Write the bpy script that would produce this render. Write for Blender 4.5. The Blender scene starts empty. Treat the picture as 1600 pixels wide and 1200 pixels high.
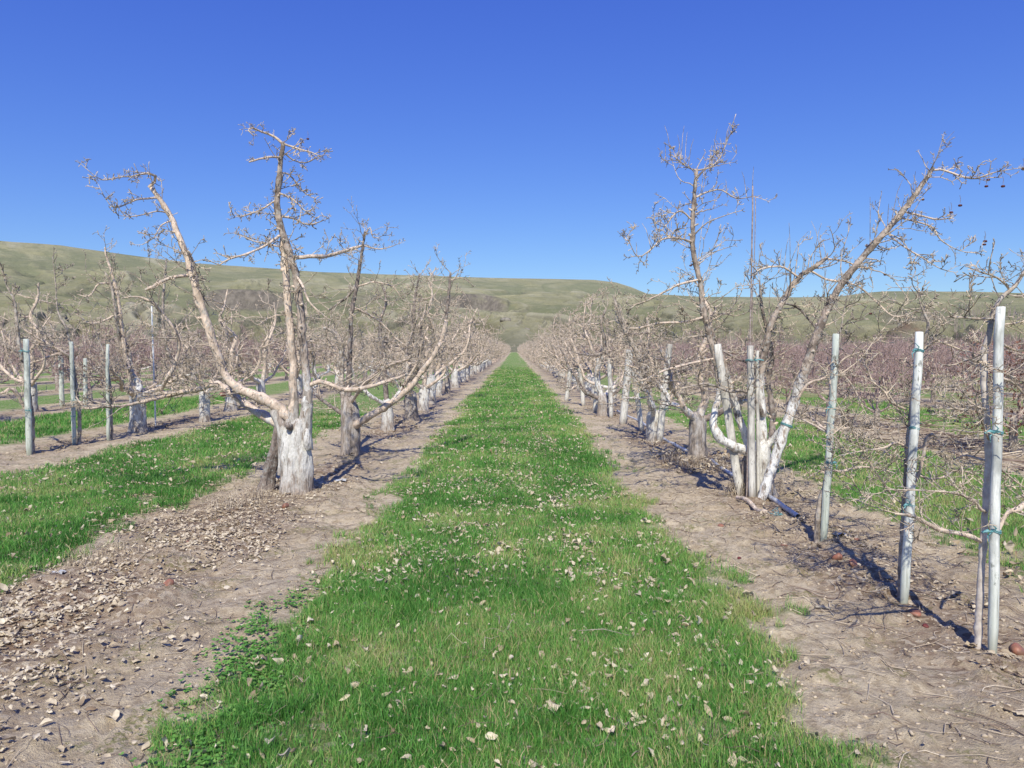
import bpy, math, random
import numpy as np
from math import radians as rad

SC = bpy.context.scene
COL = SC.collection
R0 = random.Random(7)
N0 = np.random.default_rng(7)

# ------------------------------------------------------------------ camera
CAMZ, FPX, PITCH, YAW = 1.6, 1156.0, math.atan(55/1156.0), math.atan(3/1156.0)
cam_d = bpy.data.cameras.new('camera'); cam = bpy.data.objects.new('camera', cam_d); COL.objects.link(cam)
cam.location = (0, 0, CAMZ); cam.rotation_euler = (math.pi/2 - PITCH, 0, YAW)
cam_d.sensor_width = 36; cam_d.lens = FPX/1600*36; cam_d.clip_start = .05; cam_d.clip_end = 12000
SC.camera = cam

def P(px, py, d):
    """point at depth d (metres north of the camera) seen at a pixel of the photograph"""
    u = (px-800)/FPX; v = (600-py)/FPX
    y = math.cos(PITCH) + v*math.sin(PITCH); z = -math.sin(PITCH) + v*math.cos(PITCH)
    X = u*math.cos(YAW) - y*math.sin(YAW); Y = u*math.sin(YAW) + y*math.cos(YAW)
    return np.array((X/Y*d, d, CAMZ + z/Y*d))

# ------------------------------------------------------------------ noise
def _hash(ix, iy, s):
    h = (ix.astype(np.int64)*374761393 + iy.astype(np.int64)*668265263 + s*982451653) & 0xffffffff
    h = ((h ^ (h >> 13))*1274126177) & 0xffffffff
    h = ((h ^ (h >> 16))*2246822519) & 0xffffffff
    return ((h ^ (h >> 15)) & 0xffff)/65535.0
def vnoise(x, y, s=0):
    x = np.asarray(x, float); y = np.asarray(y, float)
    ix = np.floor(x); iy = np.floor(y); fx = x-ix; fy = y-iy
    fx = fx*fx*(3-2*fx); fy = fy*fy*(3-2*fy)
    a = _hash(ix, iy, s); b = _hash(ix+1, iy, s); c = _hash(ix, iy+1, s); d = _hash(ix+1, iy+1, s)
    return (a*(1-fx)+b*fx)*(1-fy) + (c*(1-fx)+d*fx)*fy
def fbm(x, y, o=4, s=0):
    t = 0; a = .5; n = 0
    for i in range(o):
        t = t + a*vnoise(x*2**i+17.3*i, y*2**i-9.1*i, s+i); n += a; a *= .5
    return t/n
def sst(e0, e1, x):
    t = np.clip((x-e0)/(e1-e0), 0, 1); return t*t*(3-2*t)

# ------------------------------------------------------------------ mesh helpers
def tag(o, label=None, cat=None, group=None, kind=None):
    if label: o['label'] = label
    if cat: o['category'] = cat
    if group: o['group'] = group
    if kind: o['kind'] = kind
    return o
def empty(name, loc=(0, 0, 0), rz=0):
    o = bpy.data.objects.new(name, None); COL.objects.link(o)
    o.location = loc; o.rotation_euler = (0, 0, rz); o.empty_display_size = .1
    return o
def make_mesh(name, verts, polys, mat=None, attrs=None, smooth=True):
    me = bpy.data.meshes.new(name)
    verts = np.asarray(verts, np.float32); me.vertices.add(len(verts)); me.vertices.foreach_set('co', verts.ravel())
    polys = [np.asarray(p, np.int32) for p in polys if len(p)]
    loops = np.concatenate([p.ravel() for p in polys])
    tot = np.concatenate([np.full(len(p), p.shape[1], np.int32) for p in polys])
    st = np.concatenate([[0], np.cumsum(tot)[:-1]]).astype(np.int32)
    me.loops.add(len(loops)); me.loops.foreach_set('vertex_index', loops)
    me.polygons.add(len(tot)); me.polygons.foreach_set('loop_start', st)
    me.polygons.foreach_set('loop_total', tot)
    if smooth: me.polygons.foreach_set('use_smooth', np.ones(len(tot), bool))
    me.update(calc_edges=True)
    for k, v in (attrs or {}).items():
        at = me.attributes.new(k, 'FLOAT', 'POINT'); at.data.foreach_set('value', np.asarray(v, np.float32))
    if mat: me.materials.append(mat)
    return me
def link(name, me, parent=None):
    o = bpy.data.objects.new(name, me); COL.objects.link(o)
    if parent: o.parent = parent
    return o

class Tubes:
    def __init__(s): s.b = {}; s.raw = []
    def add(s, pts, rr, sides=4):
        pts = np.asarray(pts, float); rr = np.asarray(rr, float)
        L = s.b.setdefault((len(pts), sides), ([], [])); L[0].append(pts); L[1].append(rr)
    def merge(s, o):
        s.raw += o.raw
        for k, (a, b) in o.b.items():
            L = s.b.setdefault(k, ([], [])); L[0].extend(a); L[1].extend(b)
    def arrays(s):
        V = []; F = []; A = []; off = 0
        for (n, sd), (pp, rr) in s.b.items():
            p = np.array(pp); r = np.array(rr); T = len(p)
            t = np.empty_like(p); t[:, 1:-1] = p[:, 2:]-p[:, :-2]; t[:, 0] = p[:, 1]-p[:, 0]; t[:, -1] = p[:, -1]-p[:, -2]
            t /= np.linalg.norm(t, axis=2, keepdims=True)+1e-9
            ax = np.abs(p[:, -1]-p[:, 0]); ref = np.zeros((T, 3)); ref[np.arange(T), np.argmin(ax, axis=1)] = 1
            u = np.empty_like(p); prev = ref
            for i in range(n):
                w = prev - (prev*t[:, i]).sum(1, keepdims=True)*t[:, i]
                w /= np.linalg.norm(w, axis=1, keepdims=True)+1e-9
                u[:, i] = w; prev = w
            v = np.cross(t, u)
            ang = np.arange(sd)*2*math.pi/sd
            ring = p[:, :, None, :] + r[:, :, None, None]*(np.cos(ang)[None, None, :, None]*u[:, :, None, :] + np.sin(ang)[None, None, :, None]*v[:, :, None, :])
            V.append(ring.reshape(-1, 3)); A.append(np.repeat(r.reshape(-1), sd))
            base = off + np.arange(T)[:, None, None]*n*sd + np.arange(n-1)[None, :, None]*sd
            j = np.arange(sd)[None, None, :]; j2 = (j+1) % sd
            F.append(np.stack([base+j, base+j2, base+sd+j2, base+sd+j], -1).reshape(-1, 4))
            off += T*n*sd
        for v, f, a in s.raw: V.append(v); F.append(f+off); A.append(a); off += len(v)
        return np.concatenate(V), np.concatenate(F), np.concatenate(A)
    def mesh(s, name, mat, origin=(0, 0, 0)):
        v, f, a = s.arrays()
        return make_mesh(name, v-np.asarray(origin), [f], mat, {'rad': a})

def smooth_path(ctrl, step):
    """catmull-rom through (x,y,z,r) rows, resampled at about `step`"""
    c = np.asarray(ctrl, float)
    if len(c) == 2: c = np.array([c[0], (c[0]+c[1])/2, c[1]])
    q = np.vstack([2*c[0]-c[1], c, 2*c[-1]-c[-2]]); out = []
    for i in range(1, len(q)-2):
        n = max(1, int(round(np.linalg.norm(q[i+1, :3]-q[i, :3])/step)))
        for k in range(n):
            t = k/n; a, b, cc, d = q[i-1], q[i], q[i+1], q[i+2]
            out.append(.5*((2*b)+(-a+cc)*t+(2*a-5*b+4*cc-d)*t*t+(-a+3*b-3*cc+d)*t**3))
    out.append(c[-1]); out = np.array(out); out[:, 3] = np.maximum(out[:, 3], .0012)
    return out

# ------------------------------------------------------------------ materials
class NT:
    def __init__(s, name):
        s.m = bpy.data.materials.new(name); s.m.use_nodes = True; s.t = s.m.node_tree; s.t.nodes.clear()
        s.out = s.t.nodes.new('ShaderNodeOutputMaterial')
    def n(s, typ, **kw):
        nd = s.t.nodes.new('ShaderNode'+typ)
        for k, v in kw.items():
            if k in nd.inputs: s.set(nd.inputs[k], v)
            else: setattr(nd, k, v)
        return nd
    def set(s, sock, v):
        if hasattr(v, 'links'): s.t.links.new(v, sock)
        else: sock.default_value = v
    def coord(s, scale=(1, 1, 1)):
        tc = s.n('TexCoord'); mp = s.n('Mapping'); s.t.links.new(tc.outputs['Object'], mp.inputs['Vector'])
        mp.inputs['Scale'].default_value = scale; return mp.outputs[0]
    def noise(s, vec, scale, detail=4, rough=.55):
        nd = s.n('TexNoise'); s.t.links.new(vec, nd.inputs['Vector'])
        nd.inputs['Scale'].default_value = scale; nd.inputs['Detail'].default_value = detail; nd.inputs['Roughness'].default_value = rough
        return nd.outputs[0]
    def ramp(s, fac, stops):
        nd = s.n('ValToRGB'); s.t.links.new(fac, nd.inputs[0]); e = nd.color_ramp.elements
        while len(e) < len(stops): e.new(.5)
        for el, (p, c) in zip(e, stops):
            el.position = p; el.color = (c, c, c, 1) if isinstance(c, (int, float)) else (*c, 1)
        return nd.outputs[0]
    def mix(s, fac, a, b):
        nd = s.n('MixRGB'); s.set(nd.inputs[0], fac); 
        for i, v in ((1, a), (2, b)): s.set(nd.inputs[i], v if hasattr(v, 'links') else (*v, 1))
        return nd.outputs[0]
    def math(s, op, a, b=0.0, clamp=False):
        nd = s.n('Math', operation=op); s.set(nd.inputs[0], a); s.set(nd.inputs[1], b); nd.use_clamp = clamp; return nd.outputs[0]
    def attr(s, name):
        return s.n('Attribute', attribute_name=name).outputs['Fac']
    def bump(s, h, strength=.5, dist=.01):
        nd = s.n('Bump'); s.t.links.new(h, nd.inputs['Height']); nd.inputs['Strength'].default_value = strength; nd.inputs['Distance'].default_value = dist
        return nd.outputs[0]
    def finish(s, col, rough=.85, normal=None, spec=.25, transl=0):
        b = s.n('BsdfPrincipled'); s.set(b.inputs['Base Color'], col if hasattr(col, 'links') else (*col, 1))
        s.set(b.inputs['Roughness'], rough); b.inputs['Specular IOR Level'].default_value = spec
        if normal: s.t.links.new(normal, b.inputs['Normal'])
        o = b.outputs[0]
        if transl:
            tr = s.n('BsdfTranslucent'); s.set(tr.inputs['Color'], col if hasattr(col, 'links') else (*col, 1))
            mx = s.n('MixShader'); mx.inputs[0].default_value = transl
            s.t.links.new(o, mx.inputs[1]); s.t.links.new(tr.outputs[0], mx.inputs[2]); o = mx.outputs[0]
        s.t.links.new(o, s.out.inputs[0]); return s.m

def mat_bark(name, light, dark, twig, wash=0):
    t = NT(name); c = t.coord()
    oi = t.n('ObjectInfo').outputs['Random']
    n1 = t.noise(c, 9, 5, .6); n2 = t.noise(t.coord((60, 60, 14)), 1, 3)
    col = t.mix(t.ramp(n1, [(.40, 0.), (.58, 1.)]), dark, light)
    col = t.mix(t.ramp(n2, [(.56, 0.), (.7, .75)]), col, tuple(x*.4 for x in dark))
    r = t.attr('rad')
    col = t.mix(t.ramp(t.math('MULTIPLY', r, 60), [(.22, 1.), (.7, 0.)]), col, t.mix(t.ramp(t.noise(c, 11, 3), [(.46, 0.), (.58, 1.)]), twig, tuple(x*.38 for x in twig)))
    # older, thicker wood turns greyer and lichen-spotted
    col = t.mix(t.math('MULTIPLY', t.ramp(t.noise(c, 23, 3), [(.55, 0.), (.63, 1.)]), .55), col, (.40, .40, .37))
    col = t.mix(t.ramp(t.noise(c, 31, 2, .5), [(.66, 0.), (.70, .8)]), col, tuple(x*.35 for x in dark))
    if wash:
        z = t.n('SeparateXYZ'); t.t.links.new(t.coord(), z.inputs[0])
        hh = t.ramp(t.math('ADD', t.math('MULTIPLY', z.outputs[2], 1/wash), t.math('MULTIPLY', t.math('SUBTRACT', t.noise(c, 6, 5, .7), .5), .9)), [(.55, 1.), (.80, 0.)])
        pat = t.ramp(t.noise(t.coord((1, 1, .4)), 28, 5, .7), [(.49, 1.), (.60, 0.)])
        thick = t.ramp(t.math('MULTIPLY', r, 60), [(.7, 0.), (1., 1.)])
        col = t.mix(t.math('MULTIPLY', t.math('MULTIPLY', hh, pat), thick), col, (.76, .745, .70))
    nb = t.bump(t.math('ADD', n1, n2), .9, .014)
    return t.finish(col, .85, nb)
M_BARK = mat_bark('pink_tan_bark', (.76, .61, .48), (.46, .365, .28), (.64, .53, .40))
M_GREY = mat_bark('grey_bark', (.50, .425, .35), (.19, .155, .125), (.54, .45, .355))
M_BARKW = mat_bark('washed_tan_bark', (.76, .61, .48), (.46, .365, .28), (.64, .53, .40), 1.0)
M_GREYW = mat_bark('washed_grey_bark', (.46, .375, .305), (.17, .135, .11), (.56, .47, .37), 1.7)
M_DARK = mat_bark('dark_bark', (.30, .245, .21), (.13, .105, .09), (.30, .235, .205))
M_RED = mat_bark('reddish_twig_bark', (.56, .43, .38), (.30, .21, .185), (.54, .37, .33))

def mat_white_trunk(name='whitewashed_trunk_bark', whites=((.56, .54, .49), (.72, .70, .65)), lo=.50):
    t = NT(name); c = t.coord(); cs = t.coord((1, 1, .35))
    n1 = t.noise(cs, 14, 6, .65); n2 = t.noise(t.coord((40, 40, 7)), 1, 4)
    z = t.n('SeparateXYZ'); t.t.links.new(t.coord(), z.inputs[0])
    bark = t.mix(t.ramp(n2, [(.4, 0.), (.6, 1.)]), (.20, .165, .135), (.40, .335, .28))
    low = t.ramp(t.math('ADD', z.outputs[2], t.math('MULTIPLY', t.noise(c, 11, 3), .3)), [(.17, .8), (.42, 0.)])
    top = t.ramp(t.math('ADD', t.math('MULTIPLY', z.outputs[2], .6), t.math('MULTIPLY', n1, .5)), [(.62, 0.), (.78, .8)])
    wear = t.math('ADD', t.math('ADD', t.ramp(n1, [(lo, 0.), (lo+.16, 1.)]), low), top, True)
    white = t.mix(t.ramp(t.noise(c, 35, 4), [(.35, 0.), (.65, 1.)]), whites[0], whites[1])
    col = t.mix(wear, white, bark)
    col = t.mix(t.ramp(t.noise(t.coord((50, 50, 5)), 1, 3, .7), [(.60, 0.), (.66, .7)]), col, (.16, .135, .11))
    return t.finish(col, .9, t.bump(t.math('ADD', n1, n2), .9, .02), .15)
M_WTRUNK = mat_white_trunk(); M_GTRUNK = mat_white_trunk('greyed_trunk_bark', ((.40, .36, .32), (.52, .485, .45)), .42)

def mat_wood(name, a, b, green=0.0):
    t = NT(name); g = t.noise(t.coord((90, 90, 5)), 1, 4, .6); n = t.noise(t.coord((1, 1, .5)), 7, 4)
    col = t.mix(t.ramp(g, [(.42, 0.), (.62, 1.)]), a, b)
    col = t.mix(t.ramp(n, [(.48, 0.), (.62, .9)]), col, tuple(x*.6 for x in b))
    col = t.mix(t.ramp(t.noise(t.coord((25, 25, 12)), 1, 4, .7), [(.60, 0.), (.66, .85)]), col, tuple(x*.42 for x in b))
    col = t.mix(t.ramp(t.noise(t.coord((120, 120, 3)), 1, 2), [(.66, 0.), (.7, .7)]), col, (.16, .14, .11))
    z = t.n('SeparateXYZ'); t.t.links.new(t.coord(), z.inputs[0])
    col = t.mix(t.ramp(t.math('ADD', z.outputs[2], t.math('MULTIPLY', n, .12)), [(.08, .8), (.22, 0.)]), col, (.27, .22, .16))
    col = t.mix(t.ramp(t.noise(t.coord((14, 14, 2.2)), 1, 5, .75), [(.52, 0.), (.62, .6)]), col, tuple(x*.5 for x in b))
    if green:
        col = t.mix(t.ramp(t.math('ADD', z.outputs[2], t.math('MULTIPLY', n, .6)), [(.3, green), (1.2, 0.)]), col, (.36, .40, .30))
    return t.finish(col, .8, t.bump(g, .5, .006), .2)
M_POST = mat_wood('painted_weathered_post_wood', (.84, .85, .80), (.66, .68, .63), .5)
M_POSTG = mat_wood('greenish_treated_wood', (.66, .69, .62), (.46, .50, .44), .5)
M_PROP = mat_wood('white_painted_prop_wood', (.72, .69, .62), (.56, .53, .47))
M_BOARD = mat_wood('pale_board_wood', (.66, .60, .53), (.48, .42, .36))

def simple(name, a, b, scale=20, rough=.6, spec=.3, bump=0, transl=0):
    t = NT(name); n = t.noise(t.coord(), scale, 4)
    return t.finish(t.mix(t.ramp(n, [(.38, 0.), (.62, 1.)]), a, b), rough, t.bump(n, bump, .01) if bump else None, spec, transl)
M_TIE = simple('teal_plastic_tie', (.08, .24, .26), (.20, .40, .41), 60, .5)
M_STEM = simple('smooth_pale_stem_bark', (.66, .60, .53), (.46, .40, .35), 22, .8, .15, .4)
M_PIPE = simple('grey_plastic_pipe', (.40, .42, .46), (.56, .57, .60), 12, .45)
M_RUST = simple('rusty_steel', (.23, .17, .15), (.42, .35, .32), 30, .6)
M_STEEL = simple('pale_conduit', (.62, .64, .66), (.74, .75, .76), 15, .4)
M_APPLE = simple('rotten_apple_skin', (.34, .14, .085), (.20, .11, .075), 28, .5, .4, .5)
M_APPLED = simple('shrivelled_apple_skin', (.16, .035, .03), (.09, .03, .03), 30, .55, .3, .6)
M_ROCK = simple('dark_basalt', (.19, .175, .145), (.30, .27, .22), .25, .9, .1, .8)
M_CLOTH = simple('white_plastic_scrap', (.60, .60, .58), (.45, .46, .47), 30, .4)

def mat_attr(name, stops, attr='t', rough=.7, transl=0.0, spec=.2, extra=None):
    t = NT(name); col = t.ramp(t.attr(attr), stops)
    if extra: col = extra(t, col)
    return t.finish(col, rough, None, spec, transl)
M_GRASS = mat_attr('grass_blades', [(0, (.06, .17, .03)), (.3, (.115, .34, .06)), (.6, (.23, .46, .10)), (.82, (.44, .55, .18)), (.9, (.50, .42, .19)), (1, (.66, .54, .32))], rough=.5, transl=.35, spec=.3)
M_CLOVER = mat_attr('clover_leaves', [(0, (.08, .22, .04)), (.6, (.15, .36, .07)), (1, (.26, .44, .11))], rough=.5, transl=.25)
M_LEAF = mat_attr('dead_leaves', [(0, (.21, .14, .085)), (.2, (.40, .315, .20)), (.5, (.61, .52, .37)), (1, (.84, .75, .57))], rough=.7, transl=.15,
                  extra=lambda t, c: t.mix(t.ramp(t.noise(t.coord(), 70, 3), [(.4, 0.), (.65, .45)]), c, (.34, .25, .18)))
M_CLOD = mat_attr('soil_clod', [(0, (.33, .26, .18)), (1, (.55, .46, .33))], rough=.95)
M_STRAW = mat_attr('straw_and_prunings', [(0, (.11, .075, .06)), (.4, (.26, .19, .15)), (.7, (.46, .38, .28)), (1, (.66, .56, .42))], rough=.8)

# ------------------------------------------------------------------ world and sun
SUN_EL = rad(47); SUN_TO = rad(4.5)            # shadows run north, a little to the right
w = bpy.data.worlds.new('World'); SC.world = w; w.use_nodes = True; wt = w.node_tree
bg = wt.nodes['Background']; sky = wt.nodes.new('ShaderNodeTexSky'); sky.sky_type = 'NISHITA'; sky.sun_disc = False
sky.sun_elevation = SUN_EL; sky.sun_rotation = math.pi + SUN_TO
sky.altitude = 200; sky.air_density = 1.15; sky.dust_density = .35; sky.ozone_density = 3.2
hs = wt.nodes.new('ShaderNodeHueSaturation'); hs.inputs['Saturation'].default_value = 1.12; hs.inputs['Hue'].default_value = .512
SKYK = .118
wt.links.new(sky.outputs[0], hs.inputs['Color'])
sepc = wt.nodes.new('ShaderNodeSeparateColor'); comb = wt.nodes.new('ShaderNodeCombineColor'); wt.links.new(hs.outputs[0], sepc.inputs[0])
for i_, (k_, g_) in enumerate(((.58, 1.0), (.755, 1.0), (1.03, .57))):      # deep, clear camera blue
    m1 = wt.nodes.new('ShaderNodeMath'); m1.operation = 'MULTIPLY'; m1.inputs[1].default_value = SKYK
    m2 = wt.nodes.new('ShaderNodeMath'); m2.operation = 'POWER'; m2.inputs[1].default_value = g_
    m3 = wt.nodes.new('ShaderNodeMath'); m3.operation = 'MULTIPLY'; m3.inputs[1].default_value = k_/SKYK
    wt.links.new(sepc.outputs[i_], m1.inputs[0]); wt.links.new(m1.outputs[0], m2.inputs[0]); wt.links.new(m2.outputs[0], m3.inputs[0]); wt.links.new(m3.outputs[0], comb.inputs[i_])
wt.links.new(comb.outputs[0], bg.inputs[0]); bg.inputs[1].default_value = SKYK
sd = bpy.data.lights.new('sun', 'SUN'); sd.energy = 5.0; sd.angle = rad(.53); sd.color = (1, .95, .82)
so = bpy.data.objects.new('sun', sd); COL.objects.link(so)
from mathutils import Vector
dirv = Vector((math.sin(SUN_TO)*math.cos(SUN_EL), math.cos(SUN_TO)*math.cos(SUN_EL), -math.sin(SUN_EL)))
so.rotation_euler = dirv.to_track_quat('-Z', 'Y').to_euler(); so.location = (0, -5, 30)
SC.view_settings.view_transform = 'Standard'; SC.view_settings.look = 'None'; SC.view_settings.exposure = 0
SC.render.engine = 'CYCLES'; SC.cycles.max_bounces = 6; SC.cycles.diffuse_bounces = 3; SC.cycles.transparent_max_bounces = 4

# ------------------------------------------------------------------ ground
PITCHX = 4.9
def grass_amount(x, y):
    """1 in the mown alleys, 0 on the bare strips under the rows"""
    k = np.round(x/PITCHX); u = np.abs(x - k*PITCHX)
    edge = 1.33 + (fbm(x*1.1+3, y*.9, 3, 5)-.5)*.55 + (fbm(x*5, y*5, 2, 9)-.5)*.28
    # the near left edge wanders outward a little; the near right edge frays
    edge = edge + np.where((k == 0) & (x < 0), .02*np.exp(-((y-3.2)/1.4)**2), 0)
    g = sst(.10, -.10, u-edge)
    fray = (fbm(x*7+40, y*7, 3, 31) > .60) & (u < edge+.16) & (u > edge-.05)
    g = np.maximum(g, fray*.7)
    bare = fbm(x*2.3+9, y*2.3, 3, 77)
    side = np.where(x > 3, .57, .68)
    bare_s = sst(side, side+.1, bare)*sst(.35, 1.2, u)
    return g*(1-.85*bare_s)
MOUNDS = [(-2.28, 4.62, .26, .075), (-2.62, 5.45, .3, .05), (-1.95, 5.3, .22, .035), (-2.9, 7.35, .4, .05), (2.9, 10.1, .5, .05), (-2.1, 7.9, .5, .04)]
def ground_z(x, y):
    x = np.asarray(x, float); y = np.asarray(y, float)
    k = np.round(x/PITCHX); u = np.abs(x-k*PITCHX)
    near = np.exp(-np.maximum(y-8, 0)/14)
    bare = sst(1.15, 1.5, u)
    z = (fbm(x*.35, y*.35, 3, 2)-.5)*.035*near
    z = z + bare*(-.005 + (fbm(x*3.1, y*3.1, 4, 3)-.5)*.075*near + (fbm(x*13, y*13, 3, 4)-.5)*.028*near) + .008*sst(1.9, 2.45, u)
    ck = fbm(x*9+5, y*9, 2, 66); z = z + bare*near*.026*sst(.56, .68, ck)
    z = z + (1-bare)*(fbm(x*4, y*4, 3, 8)-.5)*.03*near
    for mx, my, mr, mh in MOUNDS:
        d2 = ((x-mx)**2+(y-my)**2)/mr**2
        z = z + mh*np.exp(-d2*1.6)*(.7+.6*fbm(x*9, y*9, 3, 12))
    return z
def gz(x, y): return float(ground_z(np.array([x]), np.array([y]))[0])

def axis(segs):
    out = []
    for a, b, s in segs: out.append(np.arange(a, b, s))
    out.append([segs[-1][1]]); return np.concatenate(out)
gxp = axis([(0, 4.6, .03), (4.6, 8, .06), (8, 60, .26), (60, 400, 20), (400, 4600, 300)])
gx = np.concatenate([-gxp[:0:-1], gxp])
gy = axis([(-60, 1, 6), (1, 7.5, .03), (7.5, 20, .07), (20, 80, .6), (80, 360, 4), (360, 4600, 250)])
GX, GY = np.meshgrid(gx, gy)
GZ = ground_z(GX, GY)
ga = grass_amount(GX, GY)
ga[GY > 335] = .75; ga[np.abs(GX) > 230] = .75
nx, ny = len(gx), len(gy)
ii = (np.arange(ny-1)[:, None]*nx + np.arange(nx-1)[None, :]).ravel()
quads = np.stack([ii, ii+1, ii+nx+1, ii+nx], 1)
def mat_ground():
    t = NT('orchard_ground'); c = t.coord(); g = t.attr('g')
    n1 = t.noise(c, 1.3, 4); n2 = t.noise(c, 16, 6, .65); n3 = t.noise(c, 70, 5, .7)
    dirt = t.mix(t.ramp(n1, [(.35, 0.), (.65, 1.)]), (.53, .435, .295), (.68, .575, .41))
    dirt = t.mix(t.ramp(n2, [(.36, .85), (.56, 0.)]), dirt, (.38, .295, .195))
    dirt = t.mix(t.ramp(n3, [(.60, 0.), (.72, .55)]), dirt, (.62, .54, .41))
    dirt = t.mix(t.ramp(n3, [(.30, .75), (.40, 0.)]), dirt, (.20, .155, .115))
    wd = t.math('MULTIPLY', t.ramp(t.noise(c, 2.7, 3), [(.52, 0.), (.62, .8)]), t.ramp(t.noise(c, 38, 3, .7), [(.48, 0.), (.56, 1.)]))
    dirt = t.mix(wd, dirt, (.23, .23, .085))
    lit = t.attr('litter')
    dirt = t.mix(t.math('MULTIPLY', lit, .6), dirt, (.24, .16, .115))
    v = t.n('TexVoronoi'); v.inputs['Scale'].default_value = 24; t.t.links.new(t.coord((1, 1.6, 1)), v.inputs['Vector'])
    sp = t.n('SeparateColor'); t.t.links.new(v.outputs['Color'], sp.inputs[0])
    lc = t.ramp(sp.outputs[0], [(0, (.14, .09, .06)), (.4, (.30, .205, .145)), (.72, (.48, .385, .28)), (1, (.70, .61, .47))])
    dirt = t.mix(t.math('MULTIPLY', lit, t.ramp(sp.outputs[1], [(.25, 0.), (.4, .85)])), dirt, lc)
    far = t.n('SeparateXYZ'); t.t.links.new(c, far.inputs[0])
    gr = t.ramp(t.noise(c, 2.1, 5, .6), [(.3, (.10, .23, .045)), (.5, (.165, .30, .07)), (.7, (.29, .35, .13))])
    gr = t.mix(t.ramp(t.noise(t.coord((.5, .12, 1)), 1, 4), [(.42, 0.), (.62, .55)]), gr, (.30, .33, .14))
    gr = t.mix(t.ramp(n3, [(.35, .5), (.6, 0.)]), gr, (.06, .13, .03))
    gr = t.mix(t.ramp(sp.outputs[2], [(.80, 0.), (.86, .7)]), gr, (.50, .44, .31))
    soilg = t.mix(t.ramp(n2, [(.4, 0.), (.6, 1.)]), (.09, .10, .035), (.17, .15, .07))
    gnear = t.mix(t.ramp(t.math('MULTIPLY', far.outputs[1], .04), [(.25, 1.), (.7, 0.)]), gr, t.mix(.30, gr, soilg))
    # east of the second row the alleys are yellower and barer
    east = t.math('MULTIPLY', t.ramp(t.math('MULTIPLY', far.outputs[0], .02), [(.07, 0.), (.13, 1.)]), t.ramp(t.noise(c, .9, 3), [(.4, 0.), (.6, .8)]))
    gnear = t.mix(east, gnear, (.30, .27, .13))
    fld = t.ramp(t.math('MULTIPLY', far.outputs[1], .001), [(.33, 0.), (.345, 1.)])
    gnear = t.mix(fld, gnear, t.mix(t.ramp(t.noise(c, .02, 4), [(.4, 0.), (.6, 1.)]), (.27, .27, .15), (.36, .33, .22)))
    col = t.mix(g, dirt, gnear)
    n4 = t.noise(c, 190, 3, .7)
    col = t.mix(t.math('MULTIPLY', t.ramp(n4, [(.34, .35), (.44, 0.)]), t.math('SUBTRACT', 1.0, g)), col, (.17, .13, .09))
    h = t.math('ADD', t.math('ADD', t.math('MULTIPLY', n2, .8), t.math('MULTIPLY', n3, .6)), t.math('MULTIPLY', n4, .25))
    return t.finish(col, .95, t.bump(h, 1.0, .028), .05)
# where dead leaves and prunings have drifted
def litter(x, y):
    k = np.round(x/PITCHX); u = np.abs(x-k*PITCHX); row = sst(1.7, 2.35, u)
    l = row*(.35+.65*sst(.42, .62, fbm(x*1.3, y*.8, 3, 55)))*.8
    l = np.maximum(l, np.exp(-(((x+2.9)/.85)**2+((y-4.4)/1.25)**2)**1.4))
    l = np.maximum(l, .9*np.exp(-(((x+2.75)/.6)**2+((y-6.7)/.9)**2)))
    l = np.maximum(l, .65*np.exp(-(((x-2.6)/.45)**2))*sst(1, 3, y)*sst(.4, .6, fbm(x*1.7, y*1.2, 3, 57)))
    return l
gme = make_mesh('ground', np.stack([GX.ravel(), GY.ravel(), GZ.ravel()], 1), [quads], mat_ground(), {'g': ga.ravel(), 'litter': litter(GX, GY).ravel()})
tag(link('ground', gme), kind='structure')

# ------------------------------------------------------------------ hills
SKY = np.array([(-700, 350), (0, 375), (100, 383), (200, 397), (300, 410), (400, 417), (500, 424), (600, 428), (750, 433), (860, 435), (930, 437), (962, 441), (985, 448), (1010, 458), (1100, 463), (1250, 464), (1310, 462), (1345, 457), (1375, 454.5), (1500, 454.5), (1600, 457.5), (1800, 466), (2400, 480)], float)
NA, NR = 1100, 330
az = np.linspace(rad(-47), rad(47), NA)
rr = 340*(3300/340)**np.linspace(0, 1, NR)
AZ, RR = np.meshgrid(az, rr)
PX = 803+1156*np.tan(az)
sky_s = (545-np.interp(PX, SKY[:, 0], SKY[:, 1]))/1156*np.cos(az)
def ang(py): return (545-py)/1156*np.cos(az)
# control rows: radius, elevation slope (per azimuth)
HX, HY = RR*np.sin(AZ), RR*np.cos(AZ)
terr = np.interp(PX, [-300, 0, 200, 330, 440, 560, 680, 760, 850, 1000, 1200, 1350, 1500, 1600, 1900], [468, 462, 462, 461, 462, 465, 463, 470, 474, 478, 482, 488, 491, 492, 494])
leftup = sst(420, 0, PX)
rows = [(340, ang(552)), (420, ang(541)), (600, ang(531)), (800, ang(519)), (1020, ang(503)), (1200, ang(terr+17)), (1320, ang(terr)), (1600, ang(terr-6-10*leftup)), (2150, ang(terr)*.45+sky_s*.55), (2500, sky_s), (2700, sky_s*.965), (3300, sky_s*.7)]
rad_c = np.array([r for r, _ in rows]); tab = np.array([s*r for r, s in rows])      # heights
HZ = np.empty_like(RR)
lr = np.log(rad_c)
from numpy import interp
for j in range(NA): HZ[:, j] = interp(np.log(rr), lr, tab[:, j])
# soften the joints of the profile
for _ in range(5):
    HZ[1:-1] = (HZ[:-2]+2*HZ[1:-1]+HZ[2:])/4
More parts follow.
